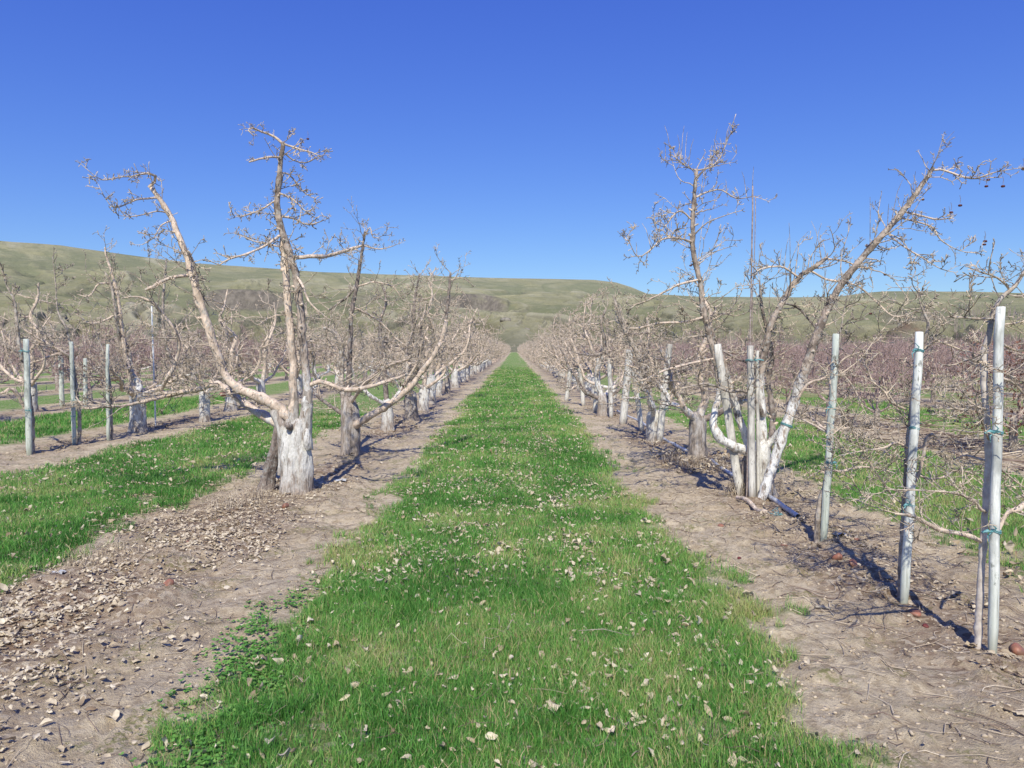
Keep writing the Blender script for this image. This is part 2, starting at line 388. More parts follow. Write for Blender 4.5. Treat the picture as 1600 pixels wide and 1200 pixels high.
# spurs and gullies running downhill
warp = (fbm(HX/260, HY/260, 3, 91)-.5)*7
arc = AZ*13+warp*.33
n = np.abs(vnoise(arc*1.5, RR/900, 81)-.5)*2; n = 1-n**.8
n2_ = np.abs(vnoise(arc*3.7+3, RR/500, 82)-.5)*2; n2_ = 1-n2_**.8
n3_ = np.abs(vnoise(arc*9+7, RR/300, 83)-.5)*2
amp = sst(560, 900, RR)*sst(1330, 1180, RR)*26 + sst(1300, 1500, RR)*sst(2380, 1800, RR)*22 
amp = amp*1.5
HZ = HZ - amp*(n*.75-.35) - amp*.42*(n2_-.5) - amp*.16*(n3_-.5)
RIDGE = np.clip(1-(n*.55+n2_*.45+(n3_-.5)*.15), 0, 1)
HZ += (fbm(HX/90, HY/90, 4, 84)-.5)*7*sst(600, 900, RR)*np.where(RR > 2300, .35, 1)
# rock bands: push the slope below the terrace into a step
cl = np.maximum.reduce([np.exp(-((PX-385)/75)**4), np.exp(-((PX-735)/62)**4), .75*np.exp(-((PX-1430)/55)**4), .4*np.exp(-((PX-1700)/90)**2), .45*np.exp(-((PX-560)/35)**4)])
clj = cl[None, :]*sst(.30, .5, fbm(AZ*60, RR*0+3, 3, 85)+cl[None, :]*.25)
edge = 1290+(fbm(AZ*22, RR*0, 3, 86)-.5)*70
step = sst(-14, 14, RR-edge)
HZ = HZ + clj*(step-.5)*26*np.exp(-((RR-edge)/150)**2)
# benches (old shorelines) on the upper left hill
HZ += 5*np.sin(HZ/17+fbm(HX/400, HY/400, 2, 88)*5)*sst(1400, 1700, RR)*sst(2450, 2250, RR)
def hill_height(px, y):
    a = math.atan((px-803)/1156); r = y/math.cos(a); i = np.searchsorted(rr, r); j = np.searchsorted(az, a)
    return float(HZ[min(i, NR-1), min(j, NA-1)])
HC = np.exp(-((RR-edge)/26)**2)*clj
redd = np.exp(-((PX[None, :]-1420)/35)**2-((RR-900)/70)**2)
ih = (np.arange(NR-1)[:, None]*NA + np.arange(NA-1)[None, :]).ravel()
def mat_hill():
    t = NT('sagebrush_hillside'); c = t.coord()
    ge = t.n('NewGeometry'); sx = t.n('SeparateXYZ'); t.t.links.new(ge.outputs['Normal'], sx.inputs[0])
    a = t.ramp(t.noise(c, .0035, 6, .65), [(.34, (.235, .235, .12)), (.5, (.325, .305, .155)), (.66, (.42, .385, .22))])
    a = t.mix(t.ramp(t.noise(t.coord((1, 1, 3)), .016, 6, .7), [(.42, 0.), (.62, .6)]), a, (.34, .325, .22))
    a = t.mix(t.ramp(t.noise(c, .05, 6, .75), [(.52, 0.), (.66, .45)]), a, (.15, .165, .09))
    a = t.mix(t.ramp(t.noise(c, .22, 4, .8), [(.55, 0.), (.62, .35)]), a, (.14, .15, .085))
    rd = t.math('ADD', t.attr('ridge'), t.math('MULTIPLY', t.math('SUBTRACT', t.noise(c, .02, 5, .7), .5), .7))
    a = t.mix(t.ramp(rd, [(.25, .75), (.5, 0.)]), a, (.19, .205, .11))
    a = t.mix(t.ramp(rd, [(.6, 0.), (.85, .8)]), a, (.50, .46, .31))
    a = t.mix(t.ramp(t.noise(c, .45, 3, .8), [(.56, 0.), (.62, .35)]), a, (.15, .16, .09))
    a = t.mix(t.ramp(t.noise(t.coord((.02, .05, .3)), 1, 5, .75), [(.56, 0.), (.64, .55)]), a, (.38, .36, .24))
    v = t.noise(t.coord((.12, .12, .02)), 1, 4, .7)
    rock = t.mix(t.ramp(v, [(.4, 0.), (.6, 1.)]), (.15, .13, .105), (.26, .225, .18))
    cm = t.math('MULTIPLY', t.attr('rock'), t.ramp(t.noise(c, .03, 5, .7), [(.36, .35), (.5, 1.)]))
    col = t.mix(t.math('MULTIPLY', cm, 1.25, True), a, rock)
    steep = t.ramp(sx.outputs[2], [(.70, 1.), (.84, 0.)])
    col = t.mix(t.math('MULTIPLY', steep, .3), col, rock)
    col = t.mix(t.math('MULTIPLY', t.attr('red'), .7), col, (.25, .14, .11))
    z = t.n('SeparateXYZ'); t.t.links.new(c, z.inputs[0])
    col = t.mix(t.ramp(t.math('MULTIPLY', z.outputs[1], .0003), [(.2, 0.), (.8, .15)]), col, (.34, .37, .34))  # aerial haze painted into the hillside colour, stronger with distance
    col = t.mix(t.ramp(t.math('MULTIPLY', z.outputs[1], .001), [(.5, .85), (.75, 0.)]), col, t.mix(t.ramp(t.noise(c, .03, 4), [(.4, 0.), (.6, 1.)]), (.27, .26, .16), (.34, .32, .22)))
    return t.finish(col, 1.0, t.bump(t.noise(c, .05, 8, .75), 1.0, 8), 0)
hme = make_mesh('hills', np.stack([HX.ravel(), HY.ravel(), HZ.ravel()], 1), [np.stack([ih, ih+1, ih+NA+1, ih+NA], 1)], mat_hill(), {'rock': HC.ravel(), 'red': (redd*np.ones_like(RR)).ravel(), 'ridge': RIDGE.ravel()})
tag(link('hills', hme), kind='structure')

def boulder(px, r, s, label):
    y = r; x = (px-803)/1156*y; z = hill_height(px, y)
    rg = np.random.default_rng(int(px)); nu, nv = 14, 9; V = []
    for i in range(nv):
        th = math.pi*i/(nv-1)
        for j in range(nu):
            ph = 2*math.pi*j/nu; k = 1+.45*(rg.random()-.5)
            V.append((s*1.5*k*math.sin(th)*math.cos(ph), s*k*math.sin(th)*math.sin(ph), s*.7*k*math.cos(th)))
    F = [(i*nu+j, i*nu+(j+1) % nu, (i+1)*nu+(j+1) % nu, (i+1)*nu+j) for i in range(nv-1) for j in range(nu)]
    o = link('rock_outcrop', make_mesh('rock_outcrop', V, [np.array(F)], M_ROCK, smooth=False)); o.location = (x, y, z)
    tag(o, label, 'rock')
boulder(790, 880, 4.5, 'dark rock outcrop low on the hillside, left one of the pair above the alley')
boulder(822, 800, 3.6, 'dark rock outcrop low on the hillside, right one of the pair above the alley')
boulder(207, 1080, 7, 'small dark rock on the left hillside above the orchard')

# leafless wood on the right hillside
tb = Tubes(); rg = np.random.default_rng(5)
for i in range(520):
    px = rg.uniform(1488, 1790); y = rg.uniform(1010, 1330)
    if rg.random() < .45: y = rg.uniform(985, 1015)
    x = (px-803)/1156*y; z = hill_height(px, y); h = rg.uniform(9, 19)
    tb.add([(x, y, z-1), (x+rg.uniform(-.4, .4), y, z+h*.5), (x+rg.uniform(-.7, .7), y, z+h)], (.5, .38, .1), 3)
    for k in range(7):
        z0 = z+h*rg.uniform(.15, .8); l = rg.uniform(2, 5)
        tb.add([(x, y, z0), (x+rg.uniform(-1, 1), y+rg.uniform(-1, 1), z0+l)], (.22, .06), 3)
tag(link('distant_wood', tb.mesh('distant_wood', M_GREY)), 'bare grey wood of slender trees on the right hillside', 'trees', kind='stuff')

# ------------------------------------------------------------------ trees
def rv(rg): v = rg.normal(size=3); return v/np.linalg.norm(v)
def norm(v): return v/(np.linalg.norm(v)+1e-9)

def spur(T, rg, p, d, size, tw):
    """short fruiting spur ending in a fat bud"""
    m = p+d*size*.55+rv(rg)*size*.12; e = m+norm(d+rv(rg)*.6)*size*.45
    T.add([p, m, e-norm(e-m)*size*.12, e], (tw*1.1, tw*.9, tw*1.55, tw*.4), 3)
def lateral(T, rg, p, d, L, r, tw, depth, dens, up=.05):
    """a kinked side branch carrying spurs; depth counts further forking"""
    step = .065 if L > .25 else .05
    n = max(3, int(L/step)); n = min(n, 16); step = L/n
    pts = [p]; dd = norm(d)
    curve = rg.normal(size=3)*.08; curve[2] = abs(curve[2])*.5+up*rg.uniform(-.6, 1.2)
    for i in range(n):
        kick = .45 if rg.random() < .2 else .11
        dd = norm(dd+rv(rg)*kick+curve)
        pts.append(pts[-1]+dd*step)
    pts = np.array(pts); rr_ = np.linspace(r, tw, n+1)*(1+.15*rg.random(n+1))
    T.add(pts, rr_, 5 if r > .009 else 4 if r > .005 else 3)
    for i in range(1, n+1):
        t = norm(pts[i]-pts[i-1])
        if rg.random() < .62*dens:
            s = norm(np.cross(t, rv(rg))+t*.35+np.array((0, 0, .25)))
            spur(T, rg, pts[i], s, rg.uniform(.018, .055)*(2.2 if rg.random() < .18 else 1), tw)
        if depth > 0 and i > 1 and rg.random() < .36*dens:
            s = norm(np.cross(t, rv(rg))*.9+t*.75+np.array((0, 0, .15)))
            lateral(T, rg, pts[i], s, L*rg.uniform(.25, .55), max(rr_[i]*.6, tw), tw, depth-1, dens, up)
    for k in range(2): spur(T, rg, pts[-1], norm(dd+rv(rg)*.7), rg.uniform(.02, .05), tw)

TPL = {}
def template(rg, L, tw, depth, dens, up):
    lc = min(range(5), key=lambda i: abs((.1, .2, .35, .55, .85)[i]-L)); key = (lc, round(tw, 4), depth, round(dens, 1), up > .1)
    fam = TPL.setdefault(key, [])
    if len(fam) < 26:
        t = Tubes(); L0 = (.1, .2, .35, .55, .85)[lc]; r = min(max(L0*.016, tw*1.4), .011)
        lateral(t, rg, np.zeros(3), np.array((1., 0, .05)), L0, r, tw, depth, dens, up); fam.append((L0, t.arrays()))
    return fam[rg.integers(len(fam))]
def place_lateral(T, rg, p, d, L, tw, depth, dens, up):
    L0, (v, f, a) = template(rg, L, tw, depth, dens, up); k = np.clip(L/L0, .7, 1.4)
    x = norm(d); z = np.array((0, 0, 1.))+rv(rg)*.35; z = norm(z-x*np.dot(z, x)); y = np.cross(z, x)
    if rg.random() < .5: y = -y; f = f[:, ::-1]
    T.raw.append((v@np.stack([x, y, z])*k+p, f, a))

def limb_mesh(T, rg, ctrl, step=.06, sides=10, knots=1.0, cap=True):
    """a thick limb: smooth path with kinks, swellings and a cut end"""
    q = smooth_path(ctrl, step); n = len(q)
    j = rg.normal(size=(n, 3))*q[:, 3:4]*.10*knots; j[0] = 0; q[:, :3] += j
    q[:, 3] *= .90*(1+(rg.random(n)-.5)*.13*knots)
    for i in range(2, n-1):
        if rg.random() < .12: q[i, 3] *= 1.22
    if cap: q = np.vstack([q, q[-1]*[1, 1, 1, .02]])
    T.add(q[:, :3], q[:, 3], sides); return q

def dress(T, rg, q, tw=.0030, spacing=.11, Lr=(.15, .55), depth=2, dens=1.0, start=.15, shoots=.0, up=.05, flat=.7, stub=.0):
    """cover a limb with laterals, spurs, upright shoots"""
    d = np.r_[0, np.cumsum(np.linalg.norm(np.diff(q[:, :3], axis=0), axis=1))]; tot = d[-1]; s = tot*start
    while s < tot:
        i = min(int(np.searchsorted(d, s)), len(q)-2); i = max(i, 1)
        t = norm(q[i, :3]-q[i-1, :3]); r = q[i, 3]
        a = rv(rg); a[2] = a[2]*(1-flat)+.10; sd_ = norm(np.cross(t, np.cross(a, t))+t*.35)
        L = rg.uniform(*Lr)*(1 if r > .015 else .75)
        place_lateral(T, rg, q[i, :3], sd_, L, tw, depth, dens, up)
        if r > .012 and rg.random() < .45:      # short pruning stub
            sn = norm(np.cross(t, rv(rg))+t*.3); e = q[i, :3]+sn*(r+rg.uniform(.01, .045)); rs = r*rg.uniform(.25, .45)
            T.add([q[i, :3], e, e+sn*.003], (rs*1.3, rs, rs*.1), 6)
        if rg.random() < .9: spur(T, rg, q[i, :3]+sd_*r*.5, norm(np.cross(t, rv(rg))), r+rg.uniform(.02, .07), tw)
        if rg.random() < shoots:
            L = rg.uniform(.12, .42)*(1.6 if r > .02 else 1); p = q[i, :3]; lean = rg.normal(size=3)*.12
            T.add([p, p+np.array((lean[0]*.5, lean[1]*.5, .4))*L, p+np.array((lean[0], lean[1], .75))*L, p+np.array((lean[0]*1.8, lean[1]*1.8, 1))*L], (tw*1.5, tw*1.2, tw, tw*.6), 3)
        s += spacing*.8*rg.uniform(.5, 1.5)

def trunk_mesh(name, path, mat, origin, sides=22, seed=1, rough=1.0, flare=1.35):
    """one trunk; a list of paths grows several fused stems in the same mesh"""
    if isinstance(path[0][0], (tuple, list)):
        V = []; F = []; off = 0
        for k, pth in enumerate(path):
            v, f = trunk_arrays(pth, sides, seed+k*7, rough, flare if k == 0 else 1.1); V.append(v); F.append(f+off); off += len(v)
        V, F = np.concatenate(V), np.concatenate(F)
    else: V, F = trunk_arrays(path, sides, seed, rough, flare)
    return make_mesh(name, V-np.asarray(origin), [F], mat, {'rad': np.full(len(V), .1)})
def trunk_arrays(path, sides, seed, rough, flare):
    """fat gnarled trunk; path rows (x,y,z,r)"""
    c = np.array(path, float); q = smooth_path(c, .035); n = len(q); rg = np.random.default_rng(seed)
    z0 = q[0, 2]; h = (q[:, 2]-z0)
    rr_ = q[:, 3]*(1+(flare-1)*np.exp(-h/.09))
    an = np.arange(sides)*2*math.pi/sides; V = []
    ph = rg.uniform(0, 6.28, 4)
    for i in range(n):
        lob = 1+.10*rough*np.sin(2*an+ph[0]+h[i]*2)+.08*rough*np.sin(3*an+ph[1]-h[i]*3)+.10*rough*np.exp(-h[i]/.12)*np.sin(5*an+ph[2])
        f = lob*(1+.20*rough*(fbm(np.cos(an)*1.6+seed*3.1+h[i]*.5, np.sin(an)*1.6+h[i]*4.5+seed, 4, seed)-.5))
        f = f*(1+.13*rough*(fbm(np.cos(an)*5+seed*1.7, np.sin(an)*5+h[i]*11+seed, 3, seed+50)-.5)*2*.8)
        rad_ = rr_[i]*f
        V.append(np.stack([q[i, 0]+rad_*np.cos(an), q[i, 1]+rad_*np.sin(an), np.full(sides, q[i, 2])+.012*rough*np.sin(an*2+ph[3])], 1))
    for k, (sc, dz) in enumerate(((.82, .03), (.5, .045), (.05, .04))):
        m = V[n-1].mean(0); V.append(m+(V[n-1]-m)*[sc, sc, 1]+[0, 0, dz+.008])
    V = np.array(V).reshape(-1, 3); nr = n+3
    i0 = (np.arange(nr-1)[:, None]*sides+np.arange(sides)[None, :]).ravel(); j = np.tile(np.arange(sides), nr-1); jn = (j+1) % sides; b = i0-j
    F = np.stack([i0, b+jn, b+jn+sides, i0+sides], 1)
    return V, F

def build_tree(name, base, trunk, limbs, rg, label, cat='tree', group=None, tmat=None, seed=1, tw=.0028, rough=1.0, dress_kw=None, flare=1.3, sides=22, own=False):
    """thing > trunk, each limb, twigs.  trunk rows are (x,y,z,r); limbs are dicts"""
    base = np.array(base, float); root = empty(name, base); tag(root, label, cat, group)
    if trunk is not None:
        link('trunk', trunk_mesh('trunk', trunk, tmat or M_WTRUNK, base, sides, seed, rough, flare), root)
    TW = Tubes()
    for L in limbs:
        T = Tubes(); q = limb_mesh(T, rg, L['p'], L.get('step', .06), L.get('sides', 10), L.get('knots', 1.0), L.get('cap', True))
        kw = dict(tw=tw); kw.update(dress_kw or {}); kw.update(L.get('dress', {}))
        if not L.get('nodress'): dress(T if own else TW, rg, q, **kw)
        link(L.get('name', 'branch' if own else 'limb'), T.mesh('limb', L.get('mat', M_BARK), base), root)
    if TW.b or TW.raw: link('twigs', TW.mesh('twigs', M_BARK, base), root)
    return root

def px_path(rows, d0):
    out = []
    for r in rows:
        px, py, rad_ = r[0], r[1], r[2]; dd = r[3] if len(r) > 3 else 0
        out.append((*P(px, py, d0+dd), rad_))
    return out

# ---- first tree of the row left of the alley
rg = np.random.default_rng(11); D = 8.1
L1 = [dict(p=px_path([(458, 660, .06), (459, 620, .052), (458, 570, .048), (453, 510, .046), (449, 470, .045), (446, 425, .042, .05), (443, 395, .040, .05), (441, 372, .03, .04)], D), mat=M_BARKW, dress=dict(start=.35, spacing=.13, Lr=(.12, .4))),
 dict(p=px_path([(474, 668, .075), (480, 640, .060), (480, 600, .050), (474, 540, .047), (469, 477, .044), (459, 418, .043), (446, 378, .042), (436, 345, .038), (433, 318, .036), (435, 290, .033), (438, 262, .030), (442, 222, .024)], D), mat=M_GREYW, dress=dict(start=.32, spacing=.11, Lr=(.12, .34))),
 dict(p=px_path([(462, 662, .07), (440, 640, .065), (418, 627, .062), (392, 615, .058), (372, 607, .056), (353, 588, .053), (339, 552, .050), (328, 520, .051), (318, 490, .046), (309, 462, .046), (299, 425, .040), (287, 388, .037), (271, 347, .033), (252, 315, .028), (236, 294, .022)], D), mat=M_BARKW, dress=dict(start=.2, spacing=.17, Lr=(.12, .42))),
 dict(p=px_path([(452, 680, .06), (430, 660, .055, .1), (400, 643, .050, .3), (372, 622, .046, .45), (340, 600, .040, .6), (312, 608, .036, .7), (283, 613, .034, .8), (262, 618, .03, .85)], D), mat=M_BARKW, dress=dict(start=.3)),
 dict(p=px_path([(268, 617, .026, .8), (252, 610, .026, .8), (262, 590, .026, .7), (272, 572, .024, .7), (280, 541, .022, .7), (273, 515, .02, .6), (252, 488, .018, .6), (235, 471, .016, .5), (214, 464, .013, .5), (190, 466, .009, .4)], D), mat=M_BARKW),
 dict(p=px_path([(262, 618, .024, .8), (235, 625, .022, .6), (204, 632, .018, .4), (175, 636, .016, .2), (159, 636, .015, .1), (133, 638, .013, 0), (119, 620, .008, 0)], D), mat=M_BARKW),
 dict(p=px_path([(482, 602, .028), (500, 596, .026), (520, 602, .026, -.1), (540, 609, .025, -.2), (570, 606, .026, -.2), (600, 597, .022, -.1), (622, 590, .018, 0), (636, 584, .012, .05)], D), mat=M_BARKW),
 dict(p=px_path([(456, 404, .024), (482, 401, .024), (500, 401, .022, .1), (517, 399, .022, .3), (545, 390, .020, .5), (566, 384, .014, .6)], D), mat=M_BARKW, dress=dict(spacing=.1, Lr=(.1, .3))),
 dict(p=px_path([(437, 368, .018), (416, 383, .015, -.2), (385, 397, .012, -.4), (360, 404, .010, -.5), (343, 414, .008, -.6)], D), mat=M_BARKW, dress=dict(spacing=.09, Lr=(.06, .2))),
 dict(p=px_path([(441, 224, .018), (427, 213, .014), (409, 206, .012, -.1), (395, 200, .010, -.2), (388, 204, .008, -.3), (396, 212, .007, -.3)], D), mat=M_BARKW, dress=dict(spacing=.06, Lr=(.04, .11))),
 dict(p=px_path([(442, 224, .014), (465, 232, .010), (486, 238, .008, -.2), (503, 245, .005, -.3)], D), dress=dict(spacing=.06, Lr=(.06, .2))),
 dict(p=px_path([(440, 246, .014), (425, 245, .012, -.1), (412, 247, .011, -.2), (389, 253, .009, -.3)], D), dress=dict(spacing=.1, Lr=(.06, .2))),
 dict(p=px_path([(446, 240, .010), (458, 250, .008, .1), (479, 254, .007, .2), (500, 243, .004, .3)], D), dress=dict(spacing=.08, Lr=(.06, .16))),
 dict(p=px_path([(438, 270, .010), (452, 273, .009, .1), (465, 288, .008, .2), (479, 304, .007, .2), (496, 302, .004, .2)], D), dress=dict(spacing=.07, Lr=(.06, .16))),
 dict(p=px_path([(434, 301, .012), (454, 309, .010, -.1), (465, 318, .008, -.2), (478, 330, .006, -.2), (491, 325, .004, -.2)], D), dress=dict(spacing=.06, Lr=(.06, .2))),
 dict(p=px_path([(434, 338, .014), (458, 341, .012, .1), (482, 351, .009, .2), (514, 341, .004, .4)], D), dress=dict(spacing=.06, Lr=(.06, .2))),
 dict(p=px_path([(434, 310, .011), (409, 327, .009, -.1), (384, 336, .007, -.2), (367, 339, .004, -.3)], D), dress=dict(spacing=.05, Lr=(.06, .2))),
 dict(p=px_path([(440, 386, .011), (420, 382, .009, .2), (395, 376, .007, .3), (368, 364, .004, .4)], D), dress=dict(spacing=.05, Lr=(.06, .2))),
 dict(p=px_path([(462, 430, .016), (472, 445, .015, -.1), (482, 470, .012, -.2), (500, 488, .010, -.2), (517, 502, .006, -.2)], D), dress=dict(spacing=.1)),
 dict(p=px_path([(233, 293, .020), (242, 284, .018), (243, 275, .017, -.05), (233, 271, .013, -.1), (220, 272, .011, -.2), (205, 276, .009, -.3), (192, 276, .008, -.4), (160, 281, .006, -.6), (140, 268, .004, -.7), (120, 250, .002, -.7)], D), dress=dict(spacing=.09, Lr=(.06, .2))),
 dict(p=px_path([(246, 309, .013), (230, 310, .011, -.1), (213, 312, .010, -.2), (195, 320, .008, -.3), (178, 325, .005, -.4), (166, 312, .0035, -.4), (152, 285, .002, -.4)], D), dress=dict(spacing=.09, Lr=(.05, .15))),
 dict(p=px_path([(260, 332, .010), (245, 330, .008, -.1), (230, 334, .007, -.2), (207, 338, .005, -.3), (185, 337, .003, -.4)], D), dress=dict(spacing=.06, Lr=(.05, .2))),
 dict(p=px_path([(268, 345, .010), (252, 352, .008, -.1), (240, 372, .006, -.2), (222, 382, .004, -.3)], D), dress=dict(spacing=.06, Lr=(.05, .15))),
 dict(p=px_path([(296, 430, .022), (278, 432, .020, -.1), (258, 437, .018, -.2), (240, 447, .017, -.3), (227, 453, .015, -.35)], D), dress=dict(spacing=.16, Lr=(.06, .25))),
 dict(p=px_path([(284, 385, .012), (295, 395, .010, -.05), (303, 410, .009, -.1), (312, 452, .007, -.1), (326, 478, .005, 0)], D), mat=M_DARK, dress=dict(spacing=.06, Lr=(.05, .2))),
]
b = P(457, 775, D); b[2] = gz(b[0], b[1])
tr = [[(b[0]+.03, D, b[2]-.05, .15), (b[0]+.03, D, b[2]+.2, .145), (*P(463, 715, D), .135), (*P(463, 685, D), .13), (*P(464, 662, D), .10)],
 [(*P(474, 776, D-.03), .085), (*P(475, 735, D-.03), .088), (*P(472, 700, D-.03), .085), (*P(476, 668, D), .075), (*P(480, 640, D), .060), (*P(481, 612, D), .046)],
 [(*P(452, 778, D-.02), .085), (*P(449, 735, D-.04), .075), (*P(450, 700, D-.05), .078), (*P(455, 668, D-.02), .068), (*P(459, 640, D), .055), (*P(459, 615, D), .043)],
 [(*P(446, 740, D+.03), .07), (*P(444, 700, D+.02), .075), (*P(440, 668, D), .075), (*P(430, 645, D), .064)],
 [(*P(483, 702, D-.07), .035), (*P(481, 690, D-.10), .045), (*P(480, 678, D-.09), .035)]]
t1 = build_tree('apple_tree', b, tr, L1, rg, 'nearest old apple tree left of the alley, thick split trunk with one limb leaning left', group='old pruned apple trees', seed=3, tw=.0033, dress_kw=dict(spacing=.09, up=.04))
# dead, dark half of the split trunk and the hollow knot above it
dead = [(*P(415, 776, D+.06), .07), (*P(420, 742, D+.05), .062), (*P(428, 703, D+.03), .052), (*P(436, 668, D), .055), (*P(444, 650, D), .05)]
link('dead_trunk_slab', trunk_mesh('dead_trunk_slab', dead, M_DARK, b, 14, 9, 2.4, 1.6), t1)
T = Tubes(); c0 = P(456, 668, D-.05)
T.add([c0, c0+(-.01, -.07, .02), c0+(-.012, -.11, .035), c0+(-.012, -.118, .037), c0+(-.012, -.108, .036), c0+(-.012, -.09, .03)], [.036, .040, .036, .030, .02, .003], 9)
link('knot_hollow', T.mesh('knot_hollow', M_DARK, b), t1)
def apple_mesh(r, mat, seed=1, squash=.85):
    rg_ = np.random.default_rng(seed); nu, nv = 14, 10; V = []
    for i in range(nv):
        th = math.pi*i/(nv-1)
        for j in range(nu):
            ph = 2*math.pi*j/nu; k = r*(1+.09*math.sin(3*ph+seed)+.05*rg_.normal()); dimple = 1-.35*math.exp(-(th/.45)**2)-.25*math.exp(-((math.pi-th)/.35)**2)
            V.append((k*math.sin(th)*math.cos(ph), k*math.sin(th)*math.sin(ph), r*squash*math.cos(th)*dimple))
    F = [(i*nu+j, i*nu+(j+1) % nu, (i+1)*nu+(j+1) % nu, (i+1)*nu+j) for i in range(nv-1) for j in range(nu)]
    return make_mesh('apple', V, [np.array(F)], mat)
AP = [apple_mesh(.033, M_APPLE, 1, .75), apple_mesh(.034, M_APPLE, 5, .5), apple_mesh(.0145, M_APPLED, 9, .75)]
def hang(root, px, py, d, s=1.0, m=2):
    o = link('apple', AP[m], root); p = P(px, py, d); o.location = p-np.array(root.location); o.scale = (s,)*3
    T = Tubes(); T.add([p+(0, 0, .02), p+(.004, 0, .05), p+(-.002, .003, .08)], (.002, .0018, .0018), 3)
    link('stem', T.mesh('stem', M_DARK, p), o)
hang(t1, 481, 217, D-.1, 1.0); hang(t1, 348, 616, D+.1, 1.2, 0)

# ---- second tree left
rg = np.random.default_rng(12); D = 11.2
L2 = [dict(p=px_path([(545, 640, .07), (545, 610, .05), (546, 565, .04), (549, 495, .036), (554, 462, .034), (559, 435, .032), (565, 397, .026), (570, 362, .018)], D), mat=M_DARK),
 dict(p=px_path([(553, 668, .06), (563, 660, .062, -.1), (585, 646, .056, -.2), (615, 627, .050, -.3), (642, 604, .046, -.3), (663, 576, .042, -.3), (681, 550, .040, -.3), (692, 525, .038, -.2), (697, 500, .03, -.2)], D), mat=M_BARK, dress=dict(start=.25)),
 dict(p=px_path([(695, 510, .028, -.2), (699, 480, .026, -.2), (702, 450, .022, -.2), (704, 426, .018, -.2)], D), mat=M_DARK),
 dict(p=px_path([(540, 648, .04), (522, 638, .032), (500, 622, .026, .2), (486, 606, .022, .3)], D), mat=M_DARK),
 dict(p=px_path([(538, 640, .05), (534, 590, .045, .3), (533, 540, .05, .4), (520, 518, .03, .5), (505, 512, .02, .5)], D), mat=M_GREY),
 dict(p=px_path([(558, 442, .022), (545, 462, .020), (528, 475, .018, .1), (515, 484, .018, .2)], D), mat=M_GREY),
 dict(p=px_path([(560, 447, .016), (585, 441, .014), (610, 446, .012), (618, 452, .01), (632, 474, .006)], D)),
 dict(p=px_path([(569, 384, .013), (592, 389, .010), (612, 385, .006), (628, 378, .003)], D), dress=dict(spacing=.06, Lr=(.05, .2))),
 dict(p=px_path([(569, 372, .012), (578, 355, .010), (583, 371, .008), (598, 368, .005), (608, 355, .003)], D), dress=dict(spacing=.06, Lr=(.05, .2))),
 dict(p=px_path([(703, 438, .012, -.2), (718, 434, .010, -.2), (730, 438, .008, -.2), (741, 448, .005, -.2)], D), dress=dict(spacing=.08, Lr=(.05, .2))),
 dict(p=px_path([(548, 630, .03), (570, 600, .03, -.5), (600, 575, .028, -.9), (640, 560, .02, -1.2)], D)),
 dict(p=px_path([(552, 480, .02), (590, 500, .018, .3), (620, 530, .015, .4), (640, 545, .01, .5)], D)),
]
b = P(548, 710, D); b[2] = gz(b[0], b[1])
tr = [(b[0], D, b[2]-.05, .135), (b[0], D, b[2]+.25, .13), (*P(547, 665, D), .13), (*P(546, 640, D), .12), (*P(545, 624, D), .08)]
t2 = build_tree('apple_tree', b, tr, L2, rg, 'second old apple tree left of the alley, round grey trunk, pinkish limb sweeping right', group='old pruned apple trees', seed=4, tmat=M_GTRUNK)

